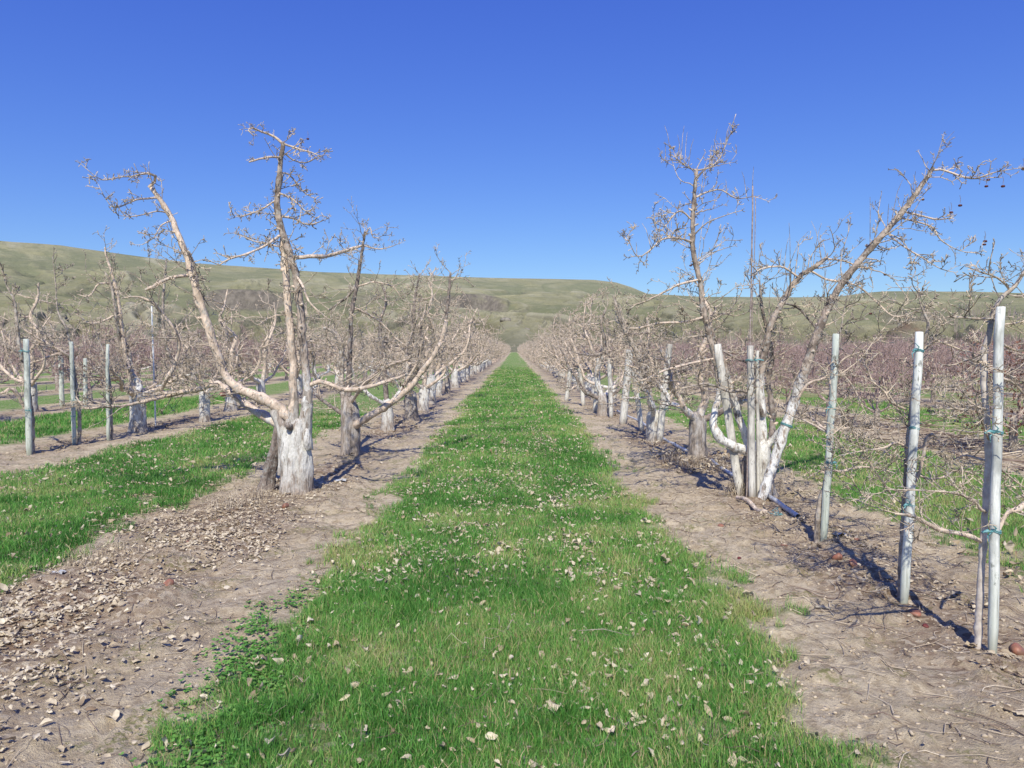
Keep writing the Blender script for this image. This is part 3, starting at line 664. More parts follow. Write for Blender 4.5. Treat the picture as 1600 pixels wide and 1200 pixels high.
# ---- cluster right of the alley (first old tree on that side)
rg = np.random.default_rng(13); D = 8.0
R1 = [dict(p=px_path([(1180, 712, .062), (1160, 702, .058, -.05), (1142, 696, .052, -.1), (1126, 686, .048, -.1), (1115, 668, .044, -.1), (1116, 645, .04, -.05), (1124, 615, .038), (1121, 580, .036), (1110, 530, .035), (1100, 490, .034), (1094, 440, .032), (1084, 400, .030), (1082, 370, .028), (1083, 330, .025), (1086, 293, .021), (1089, 264, .016)], D), mat=M_GREYW, dress=dict(start=.42, spacing=.085, Lr=(.18, .6), shoots=.35)),
 dict(p=px_path([(1190, 706, .06), (1191, 660, .048), (1188, 600, .042), (1194, 556, .040), (1203, 510, .037), (1222, 473, .033), (1245, 437, .030), (1270, 419, .026), (1291, 403, .022)], D), mat=M_GREYW, dress=dict(start=.3, spacing=.10, Lr=(.15, .55), shoots=.5)),
 dict(p=px_path([(1176, 730, .05, .1), (1168, 690, .046, .1), (1154, 650, .044, .08), (1142, 610, .042, .05), (1132, 575, .040, .05), (1122, 545, .036, .05), (1112, 520, .03, .05), (1108, 500, .02, .05)], D), mat=M_GREYW, name='limb', dress=dict(start=.4, spacing=.1, Lr=(.1, .35))),
 dict(p=px_path([(1196, 720, .045, .15), (1205, 680, .04, .2), (1207, 640, .038, .25), (1200, 600, .034, .3), (1206, 560, .03, .3), (1200, 520, .024, .3), (1190, 480, .018, .3), (1187, 440, .01, .3)], D), mat=M_DARK, dress=dict(start=.2, spacing=.09, Lr=(.12, .45), shoots=.5)),
 dict(p=px_path([(1192, 650, .028, -.05), (1180, 625, .024, -.15), (1160, 610, .02, -.2), (1140, 612, .016, -.3), (1105, 600, .012, -.4), (1070, 606, .008, -.5)], D), mat=M_GREY, dress=dict(start=.2, spacing=.08, Lr=(.12, .4))),
 dict(p=px_path([(1236, 640, .02, -.25), (1262, 600, .016, -.35), (1290, 590, .013, -.45), (1320, 560, .010, -.55), (1350, 548, .006, -.6)], D), mat=M_BARK, dress=dict(start=.2, spacing=.09, Lr=(.12, .4))),
 dict(p=px_path([(1186, 790, .056), (1193, 770, .056), (1208, 725, .056), (1226, 672, .056), (1246, 612, .053), (1264, 560, .050), (1278, 520, .046), (1292, 486, .042), (1305, 460, .040), (1324, 432, .037), (1353, 396, .035), (1386, 359, .033), (1414, 326, .031), (1438, 293, .027), (1458, 262, .020)], D-.25), mat=M_GREYW, name='leaning_stem', knots=.5, dress=dict(start=.42, spacing=.10, Lr=(.15, .55), shoots=.3)),
 dict(p=px_path([(1192, 706, .05), (1204, 690, .046, 0), (1217, 678, .042, -.1), (1230, 655, .03, -.2)], D), mat=M_GREYW, nodress=True),
 dict(p=px_path([(1457, 266, .013), (1470, 265, .013, -.05), (1489, 271, .012, -.1), (1508, 277, .011, -.2), (1526, 279, .009, -.3), (1545, 272, .008, -.35), (1559, 268, .006, -.4), (1596, 262, .003, -.5)], D), dress=dict(spacing=.06, Lr=(.06, .25))),
 dict(p=px_path([(1410, 330, .011), (1440, 337, .010, -.2), (1465, 343, .008, -.3), (1488, 340, .005, -.4)], D), dress=dict(spacing=.07, Lr=(.06, .2))),
 dict(p=px_path([(1405, 340, .010), (1437, 348, .009, -.2), (1458, 356, .008, -.3), (1470, 375, .007, -.35), (1500, 392, .004, -.4), (1522, 394, .002, -.4)], D), dress=dict(spacing=.09, Lr=(.05, .25))),
 dict(p=px_path([(1390, 368, .010), (1412, 385, .008, -.3), (1440, 402, .007, -.5), (1470, 420, .005, -.6), (1490, 425, .003, -.7)], D), dress=dict(spacing=.07, Lr=(.06, .25))),
 dict(p=px_path([(1250, 435, .013), (1225, 418, .011, -.1), (1205, 417, .009, -.2), (1190, 420, .008, -.2), (1176, 428, .005, -.2)], D), dress=dict(spacing=.07, Lr=(.06, .3), shoots=.6)),
 dict(p=px_path([(1290, 404, .012), (1320, 408, .010, .1), (1340, 416, .009, .1), (1362, 419, .006, .1)], D), dress=dict(spacing=.07, Lr=(.05, .2))),
 dict(p=px_path([(1265, 422, .014), (1290, 436, .013), (1320, 441, .012, -.1), (1345, 450, .011, -.2), (1372, 474, .010, -.2), (1395, 494, .009, -.3), (1420, 491, .008, -.4), (1450, 477, .004, -.5)], D), dress=dict(spacing=.09, Lr=(.05, .2))),
 dict(p=px_path([(1225, 474, .014), (1245, 480, .013, .1), (1262, 497, .012, .1), (1280, 520, .010, .1)], D), mat=M_DARK),
 dict(p=px_path([(1084, 310, .012), (1105, 300, .010, .1), (1128, 297, .008, .1), (1150, 310, .007, .1), (1175, 307, .004, .1)], D), dress=dict(spacing=.06, Lr=(.06, .25), shoots=.3)),
 dict(p=px_path([(1083, 345, .011), (1060, 330, .009, -.1), (1030, 362, .007, -.2), (1020, 330, .004, -.3)], D), dress=dict(spacing=.06, Lr=(.06, .25))),
 dict(p=px_path([(1082, 378, .013), (1060, 372, .011, -.2), (1035, 374, .010, -.3), (1012, 394, .008, -.4), (995, 400, .006, -.4), (980, 370, .003, -.5)], D), dress=dict(spacing=.07, Lr=(.06, .3), shoots=.3)),
 dict(p=px_path([(1092, 437, .014), (1060, 445, .012, -.1), (1035, 458, .010, -.2), (1010, 470, .008, -.3), (985, 478, .006, -.3)], D), dress=dict(spacing=.08, Lr=(.08, .3))),
 dict(p=px_path([(1100, 495, .016), (1070, 503, .014, -.1), (1030, 505, .012, -.2), (996, 513, .011, -.3), (975, 512, .007, -.3)], D), dress=dict(spacing=.1, Lr=(.08, .3))),
 dict(p=px_path([(1088, 266, .010), (1075, 262, .008), (1058, 250, .006, -.1), (1040, 252, .004, -.1)], D), dress=dict(spacing=.05, Lr=(.06, .2), shoots=.7)),
 dict(p=px_path([(1090, 266, .010), (1108, 262, .008), (1122, 250, .006, .1), (1135, 225, .004, .2)], D), dress=dict(spacing=.05, Lr=(.06, .2), shoots=.5)),
 dict(p=px_path([(1240, 640, .016), (1270, 655, .015, -.5), (1292, 672, .013, -.8), (1330, 672, .011, -1.1), (1352, 680, .008, -1.3)], D), dress=dict(spacing=.09, Lr=(.08, .3))),
 dict(p=px_path([(1118, 560, .016), (1070, 570, .014, -.2), (1035, 580, .012, -.4), (1010, 592, .009, -.5), (985, 600, .006, -.5)], D), dress=dict(spacing=.1, Lr=(.08, .3))),
 dict(p=px_path([(1188, 600, .018), (1172, 570, .016, .1), (1150, 560, .013, .2), (1130, 548, .01, .3)], D), mat=M_DARK),
]
b = P(1185, 772, D); b[2] = gz(b[0], b[1])
tr = [(*P(1187, 780, D)[:2], b[2]-.05, .125), (*P(1188, 745, D), .115), (*P(1188, 715, D), .115), (*P(1189, 698, D), .10)]
t3 = build_tree('apple_tree', b, tr, R1, rg, 'nearest old apple tree right of the alley, whitewashed leaning stem rising far to the right', group='old pruned apple trees', seed=6, tw=.0031, dress_kw=dict(spacing=.10), rough=1.3)
tr = [(*P(1163, 776, D)[:2], b[2]-.05, .05), (*P(1165, 740, D), .045), (*P(1170, 712, D), .05)]
link('dead_trunk_slab', trunk_mesh('dead_trunk_slab', tr, M_DARK, b, 12, 8, 2.2, 1.2), t3)
T = Tubes(); c0 = P(1229, 664, D-.25)
for o_ in (-.008, 0, .008): T.add([c0+(.058*math.cos(a), .058*math.sin(a), o_-.022*math.cos(a)) for a in np.linspace(0, 6.283, 15)], [.004]*15, 5)
link('tie', T.mesh('tie', M_TIE, b), t3)
for px, py, dd, s in ((1599, 264, -.5, 1.3), (1541, 291, -.35, 1.2), (1567, 291, -.4, 1.3), (1544, 281, -.35, 1.2), (1500, 321, -.3, 1.3), (1486, 332, -.3, 1.3), (1483, 336, -.33, 1.1), (1539, 377, -.4, 1.3), (1538, 382, -.42, 1.1), (1442, 312, -.1, 1.0), (1383, 429, -.1, 1.2), (1360, 490, 0, 1.2), (1079, 415, 0, 1.0)):
    hang(t3, px, py, D+dd, s)

# ---- second and third on the right, then the near trees further on, drawn by the same hand
def proc_limbs(rg, base, h0, H, spread, nl, r0, mats, lean=0, lowp=.3, dens=1.0, spacing=.16, shoots=.1, step=.09, sides=8, Lr=(.15, .65), depth=2):
    out = []; a0 = rg.uniform(0, 6.28)
    for k in range(nl):
        a = a0+k*2*math.pi/nl+rg.uniform(-.5, .5)
        lead = k == 0
        top = H*rg.uniform(.93, 1.0) if lead else H*rg.uniform(.55, .85)
        sp = spread*(.25 if lead else rg.uniform(.7, 1.1)); r = r0*(1 if lead else rg.uniform(.6, .85))
        n = 6; p = base+np.array((0, 0, h0-.08)); dx, dy = math.cos(a), math.sin(a)
        c = [(*p, r)]; 
        for i in range(1, n+1):
            t = i/n; f = t**.62 if not lead else t
            q = base+np.array((dx*sp*f+lean*t+rg.normal()*.06*H/3, dy*sp*f+rg.normal()*.06*H/3, h0+(top-h0)*(t**1.35 if not lead else t)))
            c.append((*q, r*(1-.68*t)))
        out.append(dict(p=c, mat=mats[rg.integers(len(mats))], step=step, sides=sides, dress=dict(spacing=spacing, dens=dens, shoots=shoots, Lr=Lr, depth=depth, start=.2)))
        # a second-order limb that droops outward
        for m in range(3 if not lead else 5):
            i = rg.integers(2, n); q = np.array(c[i][:3]); aa = a+rg.uniform(-1.3, 1.3) if not lead else rg.uniform(0, 6.28); LL = spread*rg.uniform(.4, .85)
            cc = [(*q, c[i][3]*.6)]
            for j in range(1, 5):
                t = j/4; cc.append((*(q+np.array((math.cos(aa)*LL*t, math.sin(aa)*LL*t, LL*(.45*t-.35*t*t)*(1 if m % 2 else -.4))+rg.normal(size=3)*.04)), c[i][3]*.6*(1-.8*t)))
            out.append(dict(p=cc, mat=mats[rg.integers(len(mats))], step=step, sides=6, name='branch', dress=dict(spacing=spacing*.9, dens=dens, shoots=shoots, Lr=(Lr[0], Lr[1]*.7), depth=depth, start=.1)))
    return out

def trunk_rows(base, h, r, rg, leanx=0):
    b_ = np.array(base); return [(b_[0], b_[1], b_[2]-.05, r*1.08), (b_[0]+leanx*.3, b_[1], b_[2]+h*.4, r), (b_[0]+leanx*.7, b_[1], b_[2]+h*.8, r*1.0), (b_[0]+leanx, b_[1], b_[2]+h, r*.8)]

def single_tree(x, y, seed, label, H, spread, nl, r, h, mats, extra=None, tw=.0036, **kw):
    rg = np.random.default_rng(seed); b_ = np.array((x, y, gz(x, y)))
    limbs = proc_limbs(rg, b_, h, H, spread, nl, r*.55, mats, **kw)
    if extra: limbs = extra+limbs
    return build_tree('apple_tree', b_, trunk_rows(b_, h, r, rg), limbs, rg, label, group='old pruned apple trees', seed=seed, tw=tw, tmat=M_GTRUNK if seed in (21, 23, 25) else M_WTRUNK)

PB, PG = [M_BARKW, M_BARK, M_GREYW], [M_GREYW, M_BARKW, M_DARK]
b = P(1089, 723, 10.45)
single_tree(b[0], 10.45, 21, 'second old apple tree right of the alley, stout pale trunk above drifted leaves', 2.35, 1.0, 4, .125, .62, PG, spacing=.13)
b = P(1021, 690, 12.75)
ex = [dict(p=px_path([(1018, 640, .06), (1012, 600, .055), (998, 556, .05), (984, 530, .045), (972, 505, .04), (964, 480, .03), (958, 462, .018)], 12.75), mat=M_GREY)]
single_tree(b[0], 12.75, 22, 'third old apple tree right of the alley, forking low beside its white prop', 2.3, 1.1, 3, .115, .5, PG, ex, spacing=.14)
b = P(942, 650, 17.6)
single_tree(b[0], 17.6, 23, 'fourth old apple tree right of the alley, short trunk with a dark hollow split', 2.7, 1.2, 4, .14, .45, PG, tw=.0042, spacing=.17)
b = P(605, 673, 14.4)
single_tree(b[0], 14.4, 24, 'third old apple tree left of the alley, smooth pale trunk with dark upright leader', 3.0, 1.2, 4, .11, .55, PG, tw=.004, spacing=.15)
b = P(643, 657, 16.4)
ex = [dict(p=px_path([(641, 610, .06), (640, 570, .045), (645, 520, .04), (648, 470, .033), (655, 430, .02)], 16.4), mat=M_DARK)]
single_tree(b[0], 16.4, 25, 'fourth old apple tree left of the alley, dark stubby trunk with a tall dark leader', 2.3, 1.1, 3, .13, .6, PG, ex, tw=.0042, spacing=.16)
# second row on the left
b = P(215, 676, 14.1)
ex = [dict(p=px_path([(214, 640, .07), (204, 590, .055), (196, 555, .045), (190, 510, .04), (186, 480, .038), (182, 455, .034), (174, 425, .028), (166, 400, .022), (164, 386, .015)], 14.1), mat=M_BARK),
      dict(p=px_path([(190, 540, .035), (182, 505, .03, -.1), (178, 470, .028, -.1), (172, 440, .022, -.1), (164, 425, .015, -.1)], 14.1), mat=M_GREY),
      dict(p=px_path([(183, 490, .022), (165, 500, .02, -.2), (140, 505, .016, -.3), (118, 490, .01, -.4)], 14.1)),
      dict(p=px_path([(176, 443, .02), (155, 443, .018, -.2), (148, 452, .016, -.2), (138, 463, .013, -.3), (120, 460, .007, -.3)], 14.1), mat=M_BARK)]
single_tree(b[0], 14.1, 26, 'old apple tree in the second left row, fat white trunk with tall pale leader', 1.9, 1.25, 4, .155, .75, PB, ex, tw=.004, spacing=.15)
b = P(320, 660, 16.2)
ex = [dict(p=px_path([(318, 620, .06), (290, 585, .045), (266, 560, .04), (256, 520, .036), (254, 480, .032), (257, 440, .028), (260, 405, .02)], 16.2), mat=M_GREY)]
single_tree(b[0], 16.2, 27, 'slimmer old apple tree in the second left row, leader leaning behind the near long limb', 2.0, 1.2, 4, .11, .7, PB, ex, tw=.004, spacing=.15)

rg = np.random.default_rng(51); b_ = np.array((7.55, 11.15, gz(7.55, 11.15)))
br = build_tree('apple_tree', b_, trunk_rows(b_, .5, .06, rg), proc_limbs(rg, b_, .45, 1.75, .75, 5, .03, [M_RED], spacing=.12, shoots=.3), rg, 'low brushy apple tree at the right edge with dark brown leaves still clinging', seed=51, tw=.0035, tmat=M_GREY)
n_ = 900; a_ = rg.uniform(0, 6.28, n_); r_ = .8*np.sqrt(rg.random(n_)); z_ = rg.uniform(.35, 1.7, n_); V_ = []
for i in range(n_):
    c_ = np.array((r_[i]*math.cos(a_[i]), r_[i]*math.sin(a_[i]), z_[i])); u_ = rv(rg)*.03; w_ = norm(np.cross(u_, rv(rg)))*.014; V_ += [c_-u_, c_+w_+rv(rg)*.006, c_+u_, c_-w_+rv(rg)*.006]
o_ = link('clinging_leaves', make_mesh('clinging_leaves', V_, [np.arange(n_*4).reshape(-1, 4)], simple('dark_clinging_leaf', (.16, .07, .05), (.26, .13, .09), 12), smooth=False), br)

# ---- posts, props, poles
def cyl_post(name, p0, p1, r, mat, label, cat, ties=(), group=None, flat=0, taper=1.0, square=False, sides=14):
    p0 = np.array(p0, float); p1 = np.array(p1, float); n = 13
    root = empty(name, p0); tag(root, label, cat, group); rg_ = np.random.default_rng(int(abs(p0[0]*977+p0[1]*131)))
    sd_ = 4 if square else sides; an = np.arange(sd_)*2*math.pi/sd_+(math.pi/4 if square else 0); V = []
    ax = norm(p1-p0); u = norm(np.cross(ax, (0, 1, 0.001))); v = np.cross(ax, u)
    lob = 1+(.05*rg_.normal(size=sd_) if not square else 0)
    for i in range(n):
        t = i/(n-1); c = p0+(p1-p0)*t+rg_.normal(size=3)*.0025; rr_ = r*(1.06-.12*t*taper)*(.75 if i == 0 and not square else 1)*(.93 if i == n-1 else 1)*lob
        V.append(c+(np.cos(an)*rr_)[:, None]*u+(np.sin(an)*rr_*(1-flat))[:, None]*v)
    top = V[-1].mean(0); V.append(top+(V[-1]-top)*.80+ax*r*.12); V.append(top+(V[-2]-top)*.02+ax*r*.13)
    V = np.array(V).reshape(-1, 3); nr = n+2
    F = [(i*sd_+j, i*sd_+(j+1) % sd_, (i+1)*sd_+(j+1) % sd_, (i+1)*sd_+j) for i in range(nr-1) for j in range(sd_)]
    link('shaft', make_mesh('shaft', V-p0, [np.array(F)], mat, smooth=not square), root)
    for tt, side, reach in ties:
        c = p0+(p1-p0)*tt; T = Tubes(); ring = []
        for a in np.linspace(0, 2*math.pi, 15):
            ring.append(c+u*math.cos(a)*r*1.13+v*math.sin(a)*r*1.13*(1-flat)+ax*.006*math.sin(a*2))
        for off in (-.004, .004): T.add(np.array(ring)+ax*off, [.0032]*15, 5)
        if reach:
            k = c+np.array((side*r, -r*.7, 0))
            T.add([k, k+np.array((side*reach*.5, -.005, .006)), k+np.array((side*reach, .0, -.004))], (.007, .009, .006), 5)
            T.add([k, k+np.array((side*.03, -.01, -.02)), k+np.array((side*.025, -.012, -.05))], (.004, .004, .002), 4)
            T.add([k, k+np.array((side*-.01, -.015, .02)), k+np.array((side*.015, -.016, .045))], (.004, .004, .002), 4)
        link('tie', T.mesh('tie', M_TIE, p0), root)
    return root
def post_px(px0, py0, px1, py1, d, r, mat, label, ties=(), dtop=0, **kw):
    a = P(px0, py0, d); a[2] = gz(a[0], a[1])-.03; return cyl_post(kw.pop('name', 'post'), a, P(px1, py1, d+dtop), r, mat, label, kw.pop('cat', 'post'), ties, **kw)
def tpy(py0, py1, py): return (py0-py)/(py0-py1)
GP = 'round wooden posts along the row right of the alley'
post_px(1550, 1035, 1562, 481, 3.78, .0235, M_POST, 'thick round pale post nearest the camera on the right, with two teal ties', [(tpy(1035, 481, 675), -1, .05), (tpy(1035, 481, 832), -1, .055)], group=GP)
post_px(1412, 950, 1437, 520, 4.58, .0255, M_POST, 'middle one of the three near round posts on the right, leaning slightly, three teal ties', [(tpy(950, 520, 547), -1, .02), (tpy(950, 520, 667), -1, 0), (tpy(950, 520, 787), -1, .02)], group=GP)
post_px(1286, 856, 1307, 522, 5.98, .028, M_POSTG, 'farthest of the three near round posts on the right, greenish, beside a thin bent stem', [(tpy(856, 522, 638), -1, .02), (tpy(856, 522, 724), 1, .03)], group=GP)
post_px(1175, 778, 1172, 541, 7.8, .042, M_PROP, 'upright square pale post in front of the near whitewashed tree, tied near its top', [(tpy(778, 541, 562), 1, .09)], square=True)
post_px(1185, 772, 1183, 548, 7.86, .022, M_PROP, 'narrow upright board just right of the square pale post', square=True, name='board', cat='board')
post_px(1158, 700, 1121, 538, 7.95, .045, M_PROP, 'flat white prop leaning left under the spiky tree top', (), dtop=.0, name='prop', cat='prop', flat=.4)
post_px(1030, 680, 1046, 538, 12.6, .055, M_PROP, 'white prop leaning right on the third old tree right of the alley', [(.35, 1, .05)], name='prop', cat='prop')
post_px(973, 662, 984, 547, 15.6, .075, M_PROP, 'white post standing alone between the third and fourth old trees right of the alley', name='post')
post_px(930, 645, 936, 560, 18.6, .06, M_PROP, 'white prop on the fourth old tree right of the alley', name='prop', cat='prop')
post_px(912, 636, 905, 570, 20.6, .055, M_PROP, 'thin white post between the small far one and the fourth trunk on the right')
post_px(955, 655, 952, 560, 17.0, .05, M_PROP, 'white stake just before the fourth old trunk right of the alley')
post_px(1003, 672, 990, 575, 14.4, .05, M_PROP, 'white stake leaning left between the third old tree and the lone white post')
post_px(885, 628, 891, 575, 22.5, .06, M_PROP, 'small white post far along the row right of the alley')
post_px(46, 712, 41, 530, 11.05, .040, M_POSTG, 'green grey post leftmost in the second row on the left, dark stem behind it', [(.9, -1, .06), (.4, 1, .02)])
post_px(116, 698, 111, 534, 12.1, .033, M_POSTG, 'pale post in the second row on the left, second from the picture edge', [(.45, 1, .1), (.3, -1, .0)])
post_px(169, 690, 168, 538, 12.8, .028, M_POSTG, 'slim post in the second row on the left, just before the fat white trunk', [(.5, 1, .0)])
post_px(97, 636, 95, 556, 20.3, .06, M_POSTG, 'short greenish post in the third row on the left')
post_px(134, 640, 133, 560, 19.9, .05, M_POSTG, 'thin pale post in the third row on the left')
post_px(243, 652, 237, 478, 15.2, .016, M_STEEL, 'tall thin white conduit pole standing in the second row on the left', name='pole', cat='pole', sides=8)
post_px(1167, 776, 1177, 290, 7.84, .0085, M_RUST, 'tall thin rusty steel rod rising above the square pale post', name='rod', cat='rod', sides=8)
post_px(1171, 540, 1181, 305, 7.86, .0045, M_RUST, 'thinner shorter rod beside the tall rusty one', name='rod', cat='rod', sides=6)

# ---- young trees tied to the near posts on the right
rg = np.random.default_rng(31); D = 3.86
S1 = [dict(p=px_path([(1528, 1016, .020), (1530, 960, .019), (1533, 900, .0185), (1538, 820, .0185), (1543, 740, .018), (1544, 690, .0175), (1541, 640, .017), (1538, 600, .018), (1538, 560, .0175), (1544, 525, .015)], D), mat=M_STEM, step=.04, sides=12, name='stem', nodress=True, cap=False),
 dict(p=px_path([(1542, 540, .0165), (1544, 525, .016), (1551, 495, .0145), (1558, 475, .013), (1570, 460, .0115), (1586, 447, .0095), (1600, 425, .0075), (1625, 395, .005)], D), mat=M_GREY, step=.04),
 dict(p=px_path([(1534, 846, .013), (1515, 838, .013, -.05), (1490, 832, .0125, -.1), (1470, 828, .012, -.14), (1445, 816, .012, -.2), (1425, 806, .010, -.25), (1398, 803, .005, -.3)], D), step=.03),
 dict(p=px_path([(1543, 800, .009), (1533, 796, .009, -.05), (1522, 782, .008, -.1), (1508, 776, .007, -.12), (1490, 770, .006, -.2), (1440, 766, .004, -.3), (1380, 765, .0025, -.35)], D), step=.03),
 dict(p=px_path([(1550, 498, .007), (1530, 498, .007, -.05), (1505, 496, .006, -.1), (1480, 495, .0045, -.15)], D), step=.03),
 dict(p=px_path([(1545, 567, .007), (1530, 566, .007, -.05), (1512, 562, .006, -.12), (1500, 567, .004, -.2)], D), step=.03),
 dict(p=px_path([(1541, 720, .008), (1525, 716, .007, .1), (1510, 712, .006, .18), (1490, 718, .004, .3)], D), step=.03),
 dict(p=px_path([(1541, 640, .007), (1520, 635, .006, -.1), (1500, 640, .005, -.2), (1480, 632, .003, -.3)], D), step=.03),
 dict(p=px_path([(1560, 590, .009, .05), (1580, 596, .008, .1), (1596, 610, .008, .1), (1620, 640, .006, .1)], D), step=.03),
 dict(p=px_path([(1562, 535, .008, .05), (1580, 545, .007, .1), (1600, 548, .006, .1), (1625, 540, .004, .1)], D), step=.03),
 dict(p=px_path([(1562, 508, .006, .05), (1585, 505, .006, .1), (1605, 500, .004, .1)], D), step=.03),
 dict(p=px_path([(1577, 452, .007), (1568, 442, .006, -.03), (1558, 434, .005, -.06), (1545, 428, .0035, -.1)], D), step=.03),
 dict(p=px_path([(1560, 830, .010, .05), (1575, 800, .012, .1), (1592, 795, .016, .12), (1620, 770, .014, .15)], D), mat=M_BARK, step=.03),
 dict(p=px_path([(1546, 690, .007), (1535, 662, .005, -.1), (1526, 640, .004, -.15), (1525, 600, .0025, -.2)], D), step=.03),
 dict(p=px_path([(1548, 720, .006), (1572, 740, .005, .1), (1600, 762, .004, .15)], D), step=.03),
]
b = P(1530, 1018, D); b[2] = gz(b[0], b[1])
build_tree('young_apple_tree', b, None, S1, rg, 'young apple tree with smooth whitish stem tied to the thick nearest post', group='young trees tied to posts', own=True, tw=.0020, dress_kw=dict(spacing=.05, Lr=(.06, .26), flat=.4), sides=12)
rg = np.random.default_rng(32); D = 4.68
S2 = [dict(p=px_path([(1406, 935, .020), (1408, 880, .019), (1412, 800, .018), (1418, 720, .0175), (1423, 650, .016), (1430, 590, .014), (1440, 548, .0125), (1448, 522, .011), (1450, 505, .009), (1444, 490, .007), (1436, 465, .004), (1433, 430, .002)], D), mat=M_GREY, name='stem', step=.04, dress=dict(start=.4)),
 dict(p=px_path([(1447, 526, .008), (1463, 532, .008), (1480, 538, .007), (1500, 546, .006), (1520, 552, .003)], D), step=.03),
 dict(p=px_path([(1424, 762, .012), (1436, 740, .012), (1443, 710, .012), (1448, 682, .011), (1456, 678, .009), (1466, 684, .006)], D-.05), mat=M_BARK, step=.04),
 dict(p=px_path([(1422, 700, .009), (1400, 692, .008, -.05), (1380, 700, .007, -.1), (1350, 704, .005, -.2), (1310, 712, .003, -.3)], D), step=.03),
 dict(p=px_path([(1420, 735, .009), (1450, 748, .008, .05), (1475, 745, .007, .1), (1495, 735, .006, .15), (1525, 742, .004, .2)], D), step=.03),
 dict(p=px_path([(1430, 610, .007), (1460, 606, .006, .1), (1485, 604, .006, .2), (1505, 598, .005, .3), (1518, 597, .004, .3)], D), step=.03),
 dict(p=px_path([(1416, 640, .008), (1392, 628, .007, -.1), (1380, 610, .005, -.1), (1350, 588, .003, -.2)], D), step=.03),
 dict(p=px_path([(1440, 552, .005), (1470, 510, .004), (1490, 500, .003), (1515, 482, .0018)], D), step=.04),
 dict(p=px_path([(1415, 790, .007), (1395, 775, .006), (1370, 740, .005, -.1), (1345, 700, .004, -.2), (1325, 660, .003, -.3), (1300, 615, .002, -.3)], D), step=.05),
 dict(p=px_path([(1412, 805, .006), (1380, 790, .005), (1345, 770, .004, .1), (1325, 735, .003, .1), (1305, 700, .002, .1)], D), step=.05),
]
b = P(1406, 938, D); b[2] = gz(b[0], b[1])
build_tree('young_apple_tree', b, None, S2, rg, 'young apple tree growing up behind the middle near post with long thin side whips', group='young trees tied to posts', own=True, tw=.0022, dress_kw=dict(spacing=.055, Lr=(.06, .3), flat=.4))
rg = np.random.default_rng(33); D = 6.02
S3 = [dict(p=px_path([(1276, 853, .026), (1277, 815, .025), (1281, 785, .024), (1289, 758, .022), (1294, 738, .02), (1297, 700, .014), (1301, 640, .013), (1306, 580, .012), (1312, 530, .009), (1320, 480, .005), (1330, 440, .002)], D), mat=M_GREY, name='stem', step=.04, dress=dict(start=.3)),
 dict(p=px_path([(1294, 735, .011), (1318, 736, .010), (1340, 730, .010), (1370, 731, .008, .05), (1400, 740, .006, .1)], D), step=.04),
 dict(p=px_path([(1291, 675, .009), (1273, 665, .009, .1), (1255, 656, .008, .2), (1238, 650, .007, .4)], D), mat=M_BARK, step=.04),
 dict(p=px_path([(1297, 678, .008), (1325, 668, .008, .05), (1348, 675, .007, .1), (1372, 700, .006, .1), (1400, 715, .004, .1)], D), step=.04),
 dict(p=px_path([(1306, 575, .006), (1330, 600, .006), (1350, 640, .005), (1380, 690, .004), (1410, 720, .003)], D), step=.05),
 dict(p=px_path([(1306, 590, .006), (1345, 560, .005), (1375, 520, .004), (1420, 470, .002)], D), step=.05),
 dict(p=px_path([(1292, 735, .006), (1272, 740, .005, -.1), (1255, 755, .004, -.1), (1246, 762, .003, -.1)], D), step=.04),
]
b = P(1276, 855, D); b[2] = gz(b[0], b[1])
build_tree('young_apple_tree', b, None, S3, rg, 'young apple tree with a bent pale stem against the greenish post', group='young trees tied to posts', own=True, tw=.0026, dress_kw=dict(spacing=.06, Lr=(.08, .32), flat=.4))
# young stems by the left posts
def sapling(path, d, seed, label, extra=()):
    rg = np.random.default_rng(seed); L = [dict(p=px_path(path, d), mat=M_GREY, name='stem', dress=dict(start=.25))]+[dict(p=px_path(e, d), mat=M_BARK) for e in extra]
    b = P(path[0][0], path[0][1], d); b[2] = gz(b[0], b[1])
    build_tree('young_apple_tree', b, None, L, rg, label, group='young trees in the second row on the left', own=True, tw=.0038, dress_kw=dict(spacing=.13, Lr=(.15, .5), shoots=.2))
sapling([(50, 708, .05), (48, 640, .04), (40, 590, .034), (31, 545, .03), (26, 500, .024), (22, 470, .018), (10, 445, .012), (4, 420, .006)], 11.2, 41, 'young apple tree with a dark stem beside the leftmost post, tip curving left',
        [[(46, 600, .03), (20, 590, .026, .2), (-10, 560, .02, .4), (-40, 530, .01, .5)], [(40, 640, .03), (20, 608, .028, -.2), (0, 615, .02, -.3), (-30, 600, .01, -.3)]])
sapling([(124, 698, .035), (124, 650, .03), (118, 600, .03), (112, 555, .026), (104, 515, .022), (90, 485, .016), (87, 445, .01), (82, 400, .005)], 12.2, 42, 'young apple tree leaning left beside the second post from the left edge, thin pointed tip',
        [[(112, 560, .028), (90, 545, .026, -.2), (62, 530, .02, -.3), (38, 515, .01, -.4)], [(108, 548, .024), (80, 556, .02, -.3), (55, 565, .014, -.4), (30, 570, .01, -.5)]])
sapling([(175, 688, .025), (174, 640, .023), (172, 600, .02), (165, 560, .016), (150, 520, .01), (140, 490, .005)], 12.9, 43, 'thin young apple tree behind the slim post on the left')

